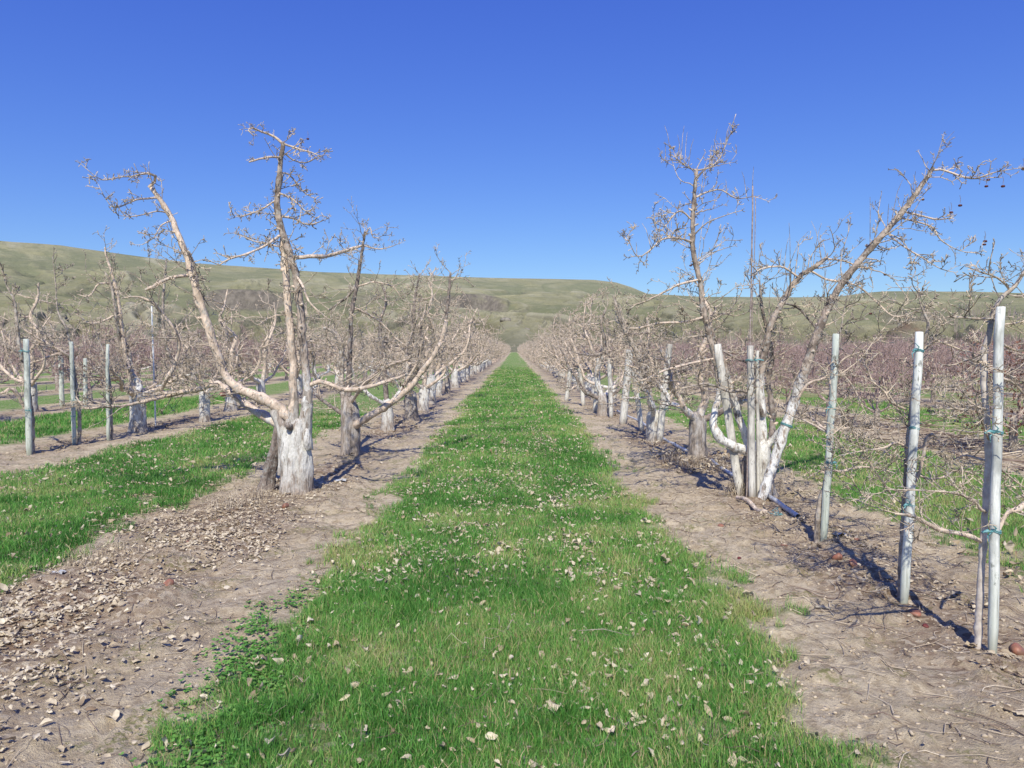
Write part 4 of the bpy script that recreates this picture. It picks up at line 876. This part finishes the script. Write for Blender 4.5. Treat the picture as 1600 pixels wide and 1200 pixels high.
# ---- copies of old trees down the rows
def copy_tree(o, name, loc, rz, sc, label, group, cat='tree'):
    c = o.copy(); c.name = name; COL.objects.link(c); c.location = loc; c.rotation_euler = (0, 0, rz); c.scale = sc
    c['label'] = label; c['group'] = group; c['category'] = cat
    for ch in protos[o.name]:
        k = ch.copy(); COL.objects.link(k); k.parent = c
    return c
protos = {}
def proto(name, seed, H, spread, nl, r, h, mats, tmat, tw, spacing, dens=1.0, shoots=.15, Lr=(.2, .75), depth=2, step=.14, bush=0):
    rg = np.random.default_rng(seed); b_ = np.zeros(3); root = empty(name)
    me = trunk_mesh('trunk', trunk_rows(b_, h, r, rg, rg.uniform(-.08, .08)), tmat, b_, 12, seed, 1.1, 1.35)
    t = link('trunk', me, root); TL = {}; TW = Tubes()
    for L in proc_limbs(rg, b_, h, H, spread, nl, r*.55, mats, dens=dens, spacing=spacing, shoots=shoots, step=step, sides=6, Lr=Lr, depth=depth):
        T = TL.setdefault(L['mat'].name, (Tubes(), L['mat']))[0]; q = limb_mesh(T, rg, L['p'], step, 6, 1.0, False); dress(TW, rg, q, tw=tw, **L['dress'])
    for k in range(bush):      # upright unpruned shoots
        a = rg.uniform(0, 6.28); rr_ = spread*math.sqrt(rg.random())*.9; z0 = h+(H-h)*rg.uniform(.1, .6); L_ = rg.uniform(.4, 1.0)*(H*.45)
        p = np.array((rr_*math.cos(a), rr_*math.sin(a), z0)); l = rg.normal(size=2)*.1
        TW.add([p, p+(l[0]*.4, l[1]*.4, L_*.5), p+(l[0], l[1], L_)], (tw*1.4, tw, tw*.6), 3)
    ch = [t]
    for k, (T, m) in TL.items():
        ch.append(link('limbs', T.mesh('limbs', m), root))
    ch.append(link('twigs', TW.mesh('twigs', M_RED if bush else M_BARK), root))
    protos[root.name] = ch; return root
OLD = [proto('apple_tree', 100+i, [3.1, 2.8, 3.45, 2.9, 2.7, 3.2][i], [1.45, 1.55, 1.35, 1.5, 1.4, 1.5][i], [4, 5, 4, 4, 5, 3][i], [.13, .12, .14, .11, .125, .13][i], [.7, .6, .72, .65, .6, .68][i], [M_BARKW] if i % 3 else [M_GREYW], M_WTRUNK if i != 3 else M_GTRUNK, .0074, .30, dens=.65) for i in range(6)]
BUSH = [proto('apple_tree', 200+i, [2.05, 2.2, 1.9, 2.3][i], [1.05, 1.1, 1.0, 1.15][i], 4, .075, .5, [M_RED], M_GREY, .0058, .17, shoots=.5, bush=75) for i in range(4)]
rgp = np.random.default_rng(77)
spots = []      # (x, y, kind, label, group)
LBL = {
 'L': ('bare old apple tree farther down the row left of the alley, past the fourth trunk', 'far old trees in the row left of the alley'),
 'R': ('bare old apple tree farther down the row right of the alley, past the fourth trunk', 'far old trees in the row right of the alley'),
 'L2': ('bare old apple tree in the second left row, past its two near white trunks', 'old trees farther along the second left row'),
 'R2': ('low bushy apple tree with reddish shoots in the second row on the right', 'bushy trees of the second right row'),
 'LL': ('bushy reddish apple tree in the rows beyond the second one on the left', 'bushy trees of the outer left rows'),
 'RR': ('bushy reddish apple tree in the rows beyond the second one on the right', 'bushy trees of the outer right rows'),
}
def seq(start, stop, sp):
    y = start; out = []
    while y < stop: out.append(y+rgp.normal()*.22); y += sp
    return out
FARY = 330
rows_all = []
for y in seq(19.0, FARY, 2.75): rows_all.append((-2.45, y, 'L'))
for y in seq(20.2, FARY, 2.6): rows_all.append((2.5, y, 'R'))
for y in seq(19.0, FARY, 2.8): rows_all.append((-7.35, y, 'L2'))
for y in seq(14.5, FARY, 2.8): rows_all.append((7.4, y, 'R2'))
for k in range(2, 56):
    x = 2.45+4.9*k
    for y in seq(max(x/.80, 15), FARY, 3.0): rows_all.append((-x, y, 'LL')); 
    for y in seq(max(x/.80, 16), FARY, 3.0): rows_all.append((x, y, 'RR'))
rows_all = [(x+rgp.normal()*.1, y, k) for x, y, k in rows_all if y-0 < FARY]
rows_all.sort(key=lambda s: math.hypot(s[0], s[1]))
ind = rows_all[:275]; rest = rows_all[275:]
used = set()
for x, y, k in ind:
    fam = OLD if k in ('L', 'R', 'L2') or (k == 'LL' and rgp.random() < .35) else BUSH
    pr = fam[rgp.integers(len(fam))]; s = rgp.uniform(.86, 1.1)
    if k == 'R2' and y < 24: s *= .72
    sc = (s, s, s*rgp.uniform(.92, 1.08)); lab, grp = LBL[k]; loc = (x, y, gz(x, y))
    if fam is OLD and k == 'LL': lab = 'bare old apple tree standing among bushy ones in the outer left rows'; grp = 'old trees of the outer left rows'
    if pr.name not in used:
        used.add(pr.name); pr.location = loc; pr.scale = sc; pr.rotation_euler = (0, 0, rgp.uniform(0, 6.28)); tag(pr, lab, 'tree', grp)
    else:
        copy_tree(pr, 'apple_tree', loc, rgp.uniform(0, 6.28), sc, lab, grp)
# trees past those: one object
def lod_tree(seed, H, n, tw, old):
    rg = np.random.default_rng(seed); T = Tubes(); h = .55
    T.add([(0, 0, -.1), (rg.normal()*.04, 0, h)], (.11 if old else .07, .09 if old else .06), 4)
    for k in range(4):
        a = k*1.57+rg.uniform(-.5, .5); s = 1.1*(.3 if k == 0 else 1); z = H*(1 if k == 0 else rg.uniform(.6, .85))
        T.add([(0, 0, h-.05), (math.cos(a)*s*.7, math.sin(a)*s*.7, h+(z-h)*.45), (math.cos(a)*s, math.sin(a)*s, z)], (.06, .035, .015), 3)
    for k in range(n):
        a = rg.uniform(0, 6.28); r_ = 1.1*math.sqrt(rg.random()); z = h+(H-h)*rg.random()**.8*(1-.25*r_); L = rg.uniform(.25, .8)
        d = norm(rg.normal(size=3)+np.array((math.cos(a)*.6, math.sin(a)*.6, .6 if old else 1.4)))
        p = np.array((r_*math.cos(a)*.8, r_*math.sin(a)*.8, z-.2)); m = p+d*L*.5+rg.normal(size=3)*.05
        T.add([p, m, p+d*L], (tw*1.6, tw*1.2, tw*.5), 3)
    return T.arrays()
def far_mass(name, pts, protos_, mat, label):
    V = []; F = []; A = []; off = 0
    for x, y, k in pts:
        v, f, a = protos_[rgp.integers(len(protos_))]; th = rgp.uniform(0, 6.28); s = rgp.uniform(.85, 1.15); c_, s_ = math.cos(th)*s, math.sin(th)*s
        V.append(np.stack([v[:, 0]*c_-v[:, 1]*s_+x, v[:, 0]*s_+v[:, 1]*c_+y, v[:, 2]*s], 1)); F.append(f+off); A.append(a); off += len(v)
    tag(link(name, make_mesh(name, np.concatenate(V), [np.concatenate(F)], mat, {'rad': np.concatenate(A)})), label, 'orchard', kind='stuff')
oldf = [p for p in rest if p[2] in ('L', 'R', 'L2')]; busf = [p for p in rest if p[2] not in ('L', 'R', 'L2')]
far_mass('distant_orchard', oldf, [lod_tree(300+i, 2.8, 62, .011, True) for i in range(5)], M_BARK, 'pale bare apple trees merging together at the far end of the alley')
b1 = [p for p in busf if p[1] < 130]; b2 = [p for p in busf if p[1] >= 130]
far_mass('distant_orchard', b1, [lod_tree(320+i, 2.2, 85, .008, False) for i in range(5)], M_RED, 'reddish haze of bare apple trees filling the middle distance')
far_mass('distant_orchard', b2, [lod_tree(340+i, 2.3, 34, .018, False) for i in range(4)], M_RED, 'farthest reddish strip of orchard at the foot of the hills')

# ------------------------------------------------------------------ ground clutter
def rot_z(v, th): c, s = np.cos(th), np.sin(th); return np.stack([v[..., 0]*c-v[..., 1]*s, v[..., 0]*s+v[..., 1]*c, v[..., 2]], -1)
def sample(n, x0, x1, y0, y1, rng, pw=1.0):
    x = rng.uniform(x0, x1, n); u = rng.random(n); y = y0+(y1-y0)*u**pw; return x, y
def infov(x, y, m=.78, pad=.6): return (np.abs(x) < y*m+pad)

def grass_field(specs, rng):
    V = []; F = []; A = []; off = 0
    for (x0, x1, y0, y1, dens, hgt, wid, ydens) in specs:
        n = int((x1-x0)*(y1-y0)*dens); x, y = sample(n, x0, x1, y0, y1, rng)
        g = grass_amount(x, y); keep = (rng.random(n) < (g**1.3)*(1-sst(26, 72, y))) & infov(x, y); x, y = x[keep], y[keep]
        tuft = fbm(x*6, y*6, 3, 44); hh = hgt*(.45+1.15*tuft)*rng.uniform(.5, 1.25, len(x)); keep = rng.random(len(x)) < .35+tuft; x, y, hh, tuft = x[keep], y[keep], hh[keep], tuft[keep]
        n = len(x); z = ground_z(x, y)-.004; th = rng.uniform(0, 6.283, n); le = rng.uniform(0, 6.283, n); b = rng.uniform(.1, .85, n)
        w_ = wid*rng.uniform(.6, 1.2, n); dx, dy = np.cos(th)*w_/2, np.sin(th)*w_/2; lx, ly = np.cos(le)*hh*b, np.sin(le)*hh*b
        base = np.stack([x, y, z], 1); up = lambda f, k: base+np.stack([lx*k, ly*k, hh*f], 1); dv = np.stack([dx, dy, 0*dx], 1)
        v = np.stack([base-dv, base+dv, up(.55, .28)-dv*.8, up(.55, .28)+dv*.8, up(.93, 1)], 1)
        i = off+np.arange(n)*5; F.append(np.stack([i, i+1, i+3], 1)); F.append(np.stack([i, i+3, i+2], 1)); F.append(np.stack([i+2, i+3, i+4], 1))
        V.append(v.reshape(-1, 3)); off += n*5
        # colour: patches of lush and yellow plus straw blades
        patch = fbm(x*1.6+4, y*1.6, 3, 47); c = -.16+1.05*patch-.10*sst(5.5, 3.2, y)+rng.normal(0, .20, n)+np.where(x > 3, .15, 0)+.25*sst(.9, 1.4, np.abs(x))*(np.abs(x) < 2)+.13*np.exp(-((np.abs(x+.05)-.72)/.2)**2)*fbm(x*2, y*.6, 2, 19)*2; c = np.clip(c, 0, .86)
        c = np.where(rng.random(n) < .04+.14*sst(.45, .7, patch), rng.uniform(.9, 1, n), c)
        A.append(np.repeat(c, 5))
    return make_mesh('grass', np.concatenate(V), [np.concatenate(F)], M_GRASS, {'t': np.concatenate(A)}, smooth=False)
rn = np.random.default_rng(9)
gr = grass_field([(-1.9, 1.9, 2.3, 5.0, 14000, .062, .0034, 1), (-1.9, 1.9, 5.0, 9.0, 7000, .062, .0048, 1), (-1.7, 1.7, 9.0, 17, 2600, .06, .008, 1), (-1.6, 1.6, 17, 30, 900, .06, .014, 1), (-1.6, 1.6, 30, 75, 480, .06, .024, 1),
                  (-6.6, -3.1, 4.0, 9.0, 5500, .065, .0055, 1), (-6.6, -3.1, 9, 18, 1800, .065, .009, 1), (3.2, 6.6, 3.8, 9.0, 4200, .055, .005, 1), (3.2, 6.6, 9, 18, 1500, .055, .009, 1),
                  (-11.5, -8.2, 11, 24, 600, .07, .014, 1), (8.2, 11.5, 11, 24, 500, .06, .014, 1)], rn)
tag(link('grass', gr), 'green grass of the mown alleys between the tree rows', 'grass', kind='stuff')

def clover(rng):
    n = 9000; x = rng.uniform(-2.15, -.7, n); y = rng.uniform(2.3, 5.2, n)
    cx = -1.36+.02*(y-3)+(fbm(y*1.5, y*0, 2, 3)-.5)*.4; keep = (rng.random(n) < np.exp(-((x-cx)/.16)**2)*sst(.36, .5, fbm(x*3, y*3, 2, 13))*1.3*sst(5.2, 4.0, y)); x, y = x[keep], y[keep]; n = len(x)
    z = ground_z(x, y)+rng.uniform(.006, .03, n); V = []; F = []; A = []; off = 0; th0 = rng.uniform(0, 6.28, n); s = rng.uniform(.005, .009, n); t = rng.random(n)
    for k in range(3):
        th = th0+k*2.094; c = np.stack([x+np.cos(th)*s, y+np.sin(th)*s, z], 1); 
        for m in range(6):
            a = th+m*1.047; V.append(c+np.stack([np.cos(a)*s*.95, np.sin(a)*s*.95, s*.35*np.cos(a-th)+rng.normal(0, .1, n)*s], 1))
        i = np.arange(n); b = off+i; F.append(np.stack([b+m*n for m in range(6)], 1)); off += 6*n; A.append(np.tile(t, 6))
    return make_mesh('clover', np.concatenate(V), [np.concatenate(F)], M_CLOVER, {'t': np.concatenate(A)}, smooth=False)
tag(link('clover', clover(rn)), 'dark green clover along the left edge of the middle alley', 'clover', kind='stuff')

def leaves(specs, rng):
    V = []; F = []; A = []; off = 0
    nu, nv = 5, 4
    for x, y, size, lift, bright in specs:
        n = len(x); z = ground_z(x, y)+lift*rng.uniform(.3, 1.0, n)+.004
        u = np.linspace(-1, 1, nu)[:, None]; v = np.linspace(-1, 1, nv)[None, :]
        L = size*np.minimum(.35+rng.gamma(2.2, .27, n), 1.7); W = L*rng.uniform(.28, .75, n); curl = rng.uniform(.1, 1.2, n)*rng.choice([-1, 1], n)*(1 if lift > .022 else .6); bend = rng.normal(0, .5, n); tw_ = rng.normal(0, .5, n)
        env = np.sqrt(np.clip(1-(u*.97)**2, 0.02, 1))*(1-.25*u)
        yy = (v*env)[None]*W[:, None, None]*.5; xx = (u+0*v)[None]*L[:, None, None]*.5
        zz = curl[:, None, None]*(yy**2)/(W[:, None, None]*.5)*1.1+bend[:, None, None]*(xx**2)/(L[:, None, None])*1.2+tw_[:, None, None]*xx*yy/L[:, None, None]*2
        zz = zz+rng.normal(0, .10, zz.shape)*W[:, None, None]
        p = np.stack([xx+0*zz, yy+0*zz, zz], -1).reshape(n, -1, 3)
        # random tilt
        ti = np.abs(rng.normal(0, .45, n))*(.65 if lift < .022 else 1.5); td = rng.uniform(0, 6.28, n); c_, s_ = np.cos(ti)[:, None], np.sin(ti)[:, None]
        p = rot_z(p, td[:, None]); p = np.stack([p[..., 0], p[..., 1]*c_-p[..., 2]*s_, p[..., 1]*s_+p[..., 2]*c_], -1); p = rot_z(p, rng.uniform(0, 6.28, n)[:, None])
        p[..., 2] -= np.minimum(p[..., 2].min(1), 0)[:, None]*.75
        p += np.stack([x, y, z], 1)[:, None, :]; V.append(p.reshape(-1, 3))
        k = (np.arange(nu-1)[:, None]*nv+np.arange(nv-1)[None, :]).ravel(); q = np.stack([k, k+1, k+nv+1, k+nv], 1)
        F.append((off+np.arange(n)[:, None, None]*nu*nv+q[None]).reshape(-1, 4)); off += n*nu*nv
        A.append(np.repeat(np.clip(rng.beta(2.1, 2.1, n)*bright+(1-bright)*.1, 0, 1), nu*nv))
    return make_mesh('fallen_leaves', np.concatenate(V), [np.concatenate(F)], M_LEAF, {'t': np.concatenate(A)}, smooth=False)
def scatter(n, x0, x1, y0, y1, fn, rng):
    x, y = sample(n, x0, x1, y0, y1, rng); k = (rng.random(n) < fn(x, y)) & infov(x, y); return x[k], y[k]
clump = lambda x, y: .25+.9*sst(.42, .62, fbm(x*2.2, y*2.2, 3, 61))
sp = []
x, y = scatter(6000, -1.7, 1.7, 2.3, 9, lambda x, y: clump(x, y)*grass_amount(x, y), rn); sp.append((x, y, .034, .026, 1.1))
x, y = scatter(8500, -1.6, 1.6, 4.5, 16, lambda x, y: clump(x, y)*grass_amount(x, y)*(.4+.6*np.exp(-((x+.0)/.8)**2)), rn); sp.append((x, y, .034, .026, 1.1))
x, y = scatter(13000, -1.5, 1.5, 12, 80, lambda x, y: clump(x, y)*.8*(1-sst(22, 78, y)), rn); sp.append((x, y, .042, .035, .9))
x, y = scatter(8000, -6.4, -3.3, 4.5, 22, lambda x, y: clump(x, y)*.8, rn); sp.append((x, y, .04, .03, .85))
x, y = scatter(2600, 3.4, 6.4, 4.5, 22, lambda x, y: clump(x, y)*.7, rn); sp.append((x, y, .048, .03, .9))
x, y = scatter(46000, -4.2, -1.4, 2.6, 9, lambda x, y: (litter(x, y)**1.4)*(1-.85*grass_amount(x, y))*(1-np.exp(-(((x+2.28)**2+(y-4.62)**2)/.09)))*(.25+.75*sst(.36, .5, fbm(x*3.5, y*3.5, 2, 63))), rn); sp.append((x, y, .031, .013, 1.15))
x, y = scatter(3200, -3.9, -1.3, 9, 22, lambda x, y: litter(x, y), rn); sp.append((x, y, .05, .01, .7))
x, y = scatter(5200, 1.5, 3.6, 3, 9, lambda x, y: np.exp(-((x-2.75)/.42)**2)*sst(.35, .6, fbm(x*2.5, y*2, 3, 71)), rn); sp.append((x, y, .034, .010, .75))
x, y = scatter(3600, 1.3, 3.8, 9, 22, lambda x, y: litter(x, y)*.9, rn); sp.append((x, y, .045, .01, .8))
x, y = scatter(1100, 2.0, 3.4, 9.4, 11.2, lambda x, y: np.exp(-((x-2.55)/.45)**2), rn); sp.append((x, y, .05, .03, .95))
x, y = scatter(3500, -9, -5.9, 9, 22, lambda x, y: litter(x, y), rn); sp.append((x, y, .05, .012, .5))
x, y = scatter(5000, 6.0, 13, 9, 26, lambda x, y: .4*clump(x, y), rn); sp.append((x, y, .05, .012, .8))
x, y = scatter(420, -2.6, -1.3, 2.4, 4, lambda x, y: x*0+.5, rn); sp.append((x, y, .032, .01, .9))
x, y = scatter(60, 1.4, 2.6, 2.4, 5, lambda x, y: x*0+.5, rn); sp.append((x, y, .026, .008, .9))
tag(link('fallen_leaves', leaves(sp, rn)), 'curled tan dead leaves scattered on the grass and drifted on the soil', 'leaves', kind='stuff')

def clods(rng):
    V = []; F = []; A = []; off = 0
    ico = np.array([(0, 0, 1), (.894, 0, .447), (.276, .851, .447), (-.724, .526, .447), (-.724, -.526, .447), (.276, -.851, .447), (.724, .526, -.447), (-.276, .851, -.447), (-.894, 0, -.447), (-.276, -.851, -.447), (.724, -.526, -.447), (0, 0, -1)])
    fc = np.array([(0, 1, 2), (0, 2, 3), (0, 3, 4), (0, 4, 5), (0, 5, 1), (1, 6, 2), (2, 7, 3), (3, 8, 4), (4, 9, 5), (5, 10, 1), (2, 6, 7), (3, 7, 8), (4, 8, 9), (5, 9, 10), (1, 10, 6), (7, 6, 11), (8, 7, 11), (9, 8, 11), (10, 9, 11), (6, 10, 11)])
    x1, y1 = scatter(15000, 1.2, 3.7, 2.3, 9, lambda x, y: (1-grass_amount(x, y))*.8, rng); x2, y2 = scatter(14000, -4.2, -1.2, 2.3, 9, lambda x, y: (1-grass_amount(x, y))*.6, rng)
    x = np.r_[x1, x2]; y = np.r_[y1, y2]; n = len(x); s = .0024+.009*rng.random(n)**4; z = ground_z(x, y)+s*.1
    v = ico[None]*(1+rng.normal(0, .22, (n, 12, 1)))*s[:, None, None]*np.stack([rng.uniform(.8, 1.6, n), rng.uniform(.8, 1.4, n), rng.uniform(.5, .8, n)], 1)[:, None, :]
    v = rot_z(v, rng.uniform(0, 6.28, n)[:, None])+np.stack([x, y, z], 1)[:, None]
    return make_mesh('soil_clods', v.reshape(-1, 3), [(np.arange(n)[:, None, None]*12+fc[None]).reshape(-1, 3)], M_CLOD, {'t': np.repeat(rng.random(n), 12)}, smooth=False)
tag(link('soil_clods', clods(rn)), 'small brown clods of soil on the bare strips', 'soil', kind='stuff')

def sticks(rng):
    T = Tubes(); 
    def lay(x, y, L, r, lift=.006):
        th = rng.uniform(0, 3.14); b = rng.normal()*.12*L; c, s = math.cos(th), math.sin(th); pts = []
        for t in (-.5, -.17, .17, .5):
            px_, py_ = x+c*L*t-s*b*(.25-t*t)*4, y+s*L*t+c*b*(.25-t*t)*4; pts.append((px_, py_, gz(px_, py_)+lift*rng.uniform(.5, 2)))
        T.add(pts, (r, r*.9, r*.8, r*.5), 4)
    for i in range(650):
        x, y = rng.uniform(1.45, 3.6), rng.uniform(2.5, 9); lay(x, y, rng.uniform(.05, .32)*(1.6 if rng.random() < .12 else 1), rng.uniform(.0012, .0035))
    for i in range(1000):
        x, y = rng.uniform(-4, -1.3), rng.uniform(2.4, 9); lay(x, y, rng.uniform(.05, .28), rng.uniform(.001, .003))
    for i in range(260):
        x, y = rng.normal(-2.75, .5), rng.normal(7.0, .5); lay(x, y, rng.uniform(.1, .35), rng.uniform(.0012, .003), .02)
    for i in range(260):
        x, y = rng.normal(2.6, .35), rng.normal(10.1, .35); lay(x, y, rng.uniform(.1, .35), rng.uniform(.0015, .003), .03)
    for i in range(260):
        x, y = rng.uniform(6.2, 9), rng.uniform(9.5, 17); lay(x, y, rng.uniform(.3, 1.1), rng.uniform(.004, .011), .05)
    for i in range(150):
        x, y = rng.uniform(-1.3, 1.4), rng.uniform(2.4, 8); lay(x, y, rng.uniform(.06, .2), rng.uniform(.0009, .0018), .04)
    v, f, a = T.arrays(); t = np.repeat(rng.random(len(v)//16), 16)
    return make_mesh('prunings', v, [f], M_STRAW, {'t': t})
tag(link('prunings', sticks(rn)), 'dry straw and cut twigs strewn over the soil', 'twigs', kind='stuff')

# upright suckers and straw tufts at the trunk feet
def tuft(name, x, y, n, h, spread, label, cat, seed, mat=M_STRAW):
    rg = np.random.default_rng(seed); T = Tubes(); z = gz(x, y)
    for i in range(n):
        a, b = rg.normal(0, spread, 2); l = h*rg.uniform(.4, 1.1); dx, dy = rg.normal(0, .45, 2)*l
        T.add([(a, b, 0), (a+dx*.4, b+dy*.4, l*.6), (a+dx, b+dy, l*rg.uniform(.5, .95))], (.0026, .002, .001), 3)
    v, f, q = T.arrays(); o = link(name, make_mesh(name, v, [f], mat, {'t': np.repeat(rg.random(len(v)//9)*.6+.4, 9)})); o.location = (x, y, z); tag(o, label, cat, kind='stuff')
p = P(400, 792, 7.6); tuft('straw_tuft', p[0], p[1], 130, .16, .09, 'tuft of dry straw at the dead dark side of the nearest left trunk', 'dry grass', 1)
p = P(360, 800, 7.3); tuft('straw_tuft', p[0], p[1], 140, .12, .14, 'flattened patch of dry straw in front of the nearest left trunk', 'dry grass', 2)
p = P(468, 782, 7.8); tuft('straw_tuft', p[0], p[1], 60, .10, .10, 'short dry stalks against the front of the nearest left trunk', 'dry grass', 6)
p = P(1150, 772, 8.0); tuft('dry_weed', p[0], p[1], 120, .2, .06, 'brown dry weeds at the left foot of the braced old tree', 'weeds', 3, M_STRAW)
p = P(1078, 745, 9.9); tuft('straw_tuft', p[0], p[1], 160, .16, .18, 'heap of dry straw around the second old trunk right of the alley', 'dry grass', 4)
p = P(1222, 745, 8.2); tuft('dry_weed', p[0], p[1], 22, .3, .05, 'sparse dry weed stalks just right of the near whitewashed leaning stem', 'weeds', 5)
p = P(170, 880, 5.6); tuft('straw_tuft', p[0], p[1], 120, .10, .16, 'thin straw patch among the drifted leaves at left', 'dry grass', 7)

# irrigation pipe, fallen branch, twine, scraps
T = Tubes(); pts = []
for y in np.arange(6.9, 19, .35):
    x = 2.68+.05*math.sin(y*.9); pts.append((x, y, gz(x, y)+.02))
T.add(pts, [.024]*len(pts), 10)
for y in (9.1, 12.1, 15.1):
    x = 2.68+.05*math.sin(y*.9); T.add([(x, y-.05, gz(x, y)+.02), (x, y+.05, gz(x, y)+.02)], (.031, .031), 10)
tag(link('irrigation_pipe', T.mesh('irrigation_pipe', M_PIPE)), 'grey plastic irrigation pipe lying on the soil along the row right of the alley', 'pipe')
T = Tubes(); rg = np.random.default_rng(3)
q0 = [P(*s) for s in ((1152, 786, 7.65), (1166, 795, 7.42), (1183, 806, 7.15), (1196, 815, 6.95))]
limb_mesh(T, rg, [(q[0], q[1], gz(q[0], q[1])+.03, r) for q, r in zip(q0, (.022, .026, .022, .026))], .05, 9)
tag(link('fallen_branch', T.mesh('fallen_branch', M_BARK)), 'short cut branch lying on the soil in front of the near whitewashed leaning stem', 'branch')
T = Tubes(); c = P(1207, 812, 7.0); z = gz(c[0], c[1])
for s in range(9):
    p_ = np.array((c[0]+rg.normal()*.07, c[1]+rg.normal()*.07, z+.015)); l = [p_]
    for i in range(7): l.append(l[-1]+np.array((rg.normal()*.035, rg.normal()*.035, rg.normal()*.012))); l[-1][2] = max(l[-1][2], z+.006)
    T.add(l, [.0035]*8, 4)
tag(link('twine_tangle', T.mesh('twine_tangle', M_TIE)), 'tangle of teal plastic twine dropped on the soil near the cut branch', 'twine')
def scrap(x, y, s, label, seed):
    rg = np.random.default_rng(seed); n = 6; V = []
    for i in range(n):
        for j in range(n): V.append((s*(i/(n-1)-.5)*1.6+rg.normal()*s*.04, s*(j/(n-1)-.5)+rg.normal()*s*.04, .01+abs(rg.normal())*s*.16))
    F = [(i*n+j, i*n+j+1, (i+1)*n+j+1, (i+1)*n+j) for i in range(n-1) for j in range(n-1)]
    o = link('plastic_scrap', make_mesh('plastic_scrap', V, [np.array(F)], M_CLOTH, smooth=False)); o.location = (x, y, gz(x, y)); tag(o, label, 'litter')
p = P(533, 756, 8.75); scrap(p[0], p[1], .08, 'white plastic scrap in the shadow right of the nearest left trunk', 1)
p = P(1312, 842, 6.2); scrap(p[0], p[1], .07, 'white scrap on the soil just right of the greenish post', 2)
p = P(90, 897, 5.2); scrap(p[0], p[1], .06, 'pale blue-white scrap among the leaves near the left edge', 3)
T = Tubes(); a_, b_ = P(1273, 963, 4.45), P(1299, 965, 4.43)
T.add([(a_[0], a_[1], gz(a_[0], a_[1])+.012), ((a_[0]+b_[0])/2, a_[1], gz((a_[0]+b_[0])/2, a_[1])+.014), (b_[0], b_[1], gz(b_[0], b_[1])+.012)], (.008, .009, .006), 6)
tag(link('wood_splinter', T.mesh('wood_splinter', M_PROP)), 'pale wood splinter alone on the bare soil right of the alley', 'wood')
T = Tubes(); a_, b_ = P(904, 1003, 4.02), P(983, 1009, 3.97)
T.add([(a_[0], a_[1], gz(a_[0], a_[1])+.046), ((a_[0]+b_[0])/2, a_[1], gz(0, 4)+.048), (b_[0], b_[1], gz(b_[0], b_[1])+.046)], (.0018, .0024, .0018), 5)
tag(link('straw_stalk', T.mesh('straw_stalk', M_BOARD)), 'single long pale stalk lying on the grass of the middle alley', 'stalk')

# windfall apples
WA = [(1308, 886, 0, 1.3, 'large orange rotten apple on the soil below the greenish post'), (1333, 897, 1, 1.15, 'flattened red-orange apple right of the large rotten one below the greenish post'),
 (1430, 972, 1, 1.0, 'rotten apple at the foot of the middle near post'), (1590, 1030, 0, 1.35, 'dark red rotten apple lying in the shade right of the thickest near post'),
 (1126, 825, 1, .8, 'small orange apple on bare soil between the grass and the cut branch'), (1225, 854, 1, .8, 'small orange apple left of the bent young stem'),
 (1155, 876, 2, 1.0, 'tiny dark shrivelled apple on the soil beside the grass edge'), (446, 802, 0, 1.2, 'orange rotten apple in front of the nearest left trunk'),
 (345, 817, 1, .9, 'small orange apple among straw left of the nearest left trunk'), (264, 940, 0, 1.1, 'brown pink apple beside the small soil mound at left'),
 (218, 922, 1, .9, 'reddish crushed apple just behind the small soil mound at left'), (296, 855, 1, .8, 'orange bit of apple midway between the soil mound and the nearest left trunk'),
 (1337, 850, 1, 1.0, 'orange apple on the soil behind the greenish post'), (1288, 792, 1, .9, 'small red apple on the soil behind the twine tangle'),
 (1446, 985, 2, 1.2, 'dark shrivelled apple right of the middle near post'), (487, 730, 1, .9, 'yellowish apple in the leaf litter behind the nearest left trunk')]
for i, (px, py, m, s, lab) in enumerate(WA):
    d = 1.6*1156/(py-545); p = P(px, py, d); o = link('windfall_apple', AP[m]); o.location = (p[0], p[1], gz(p[0], p[1])+.004*s); o.scale = (s,)*3; o.rotation_euler = (rn.uniform(-.9, .9), rn.uniform(-.9, .9), rn.uniform(0, 6)); tag(o, lab, 'apple')
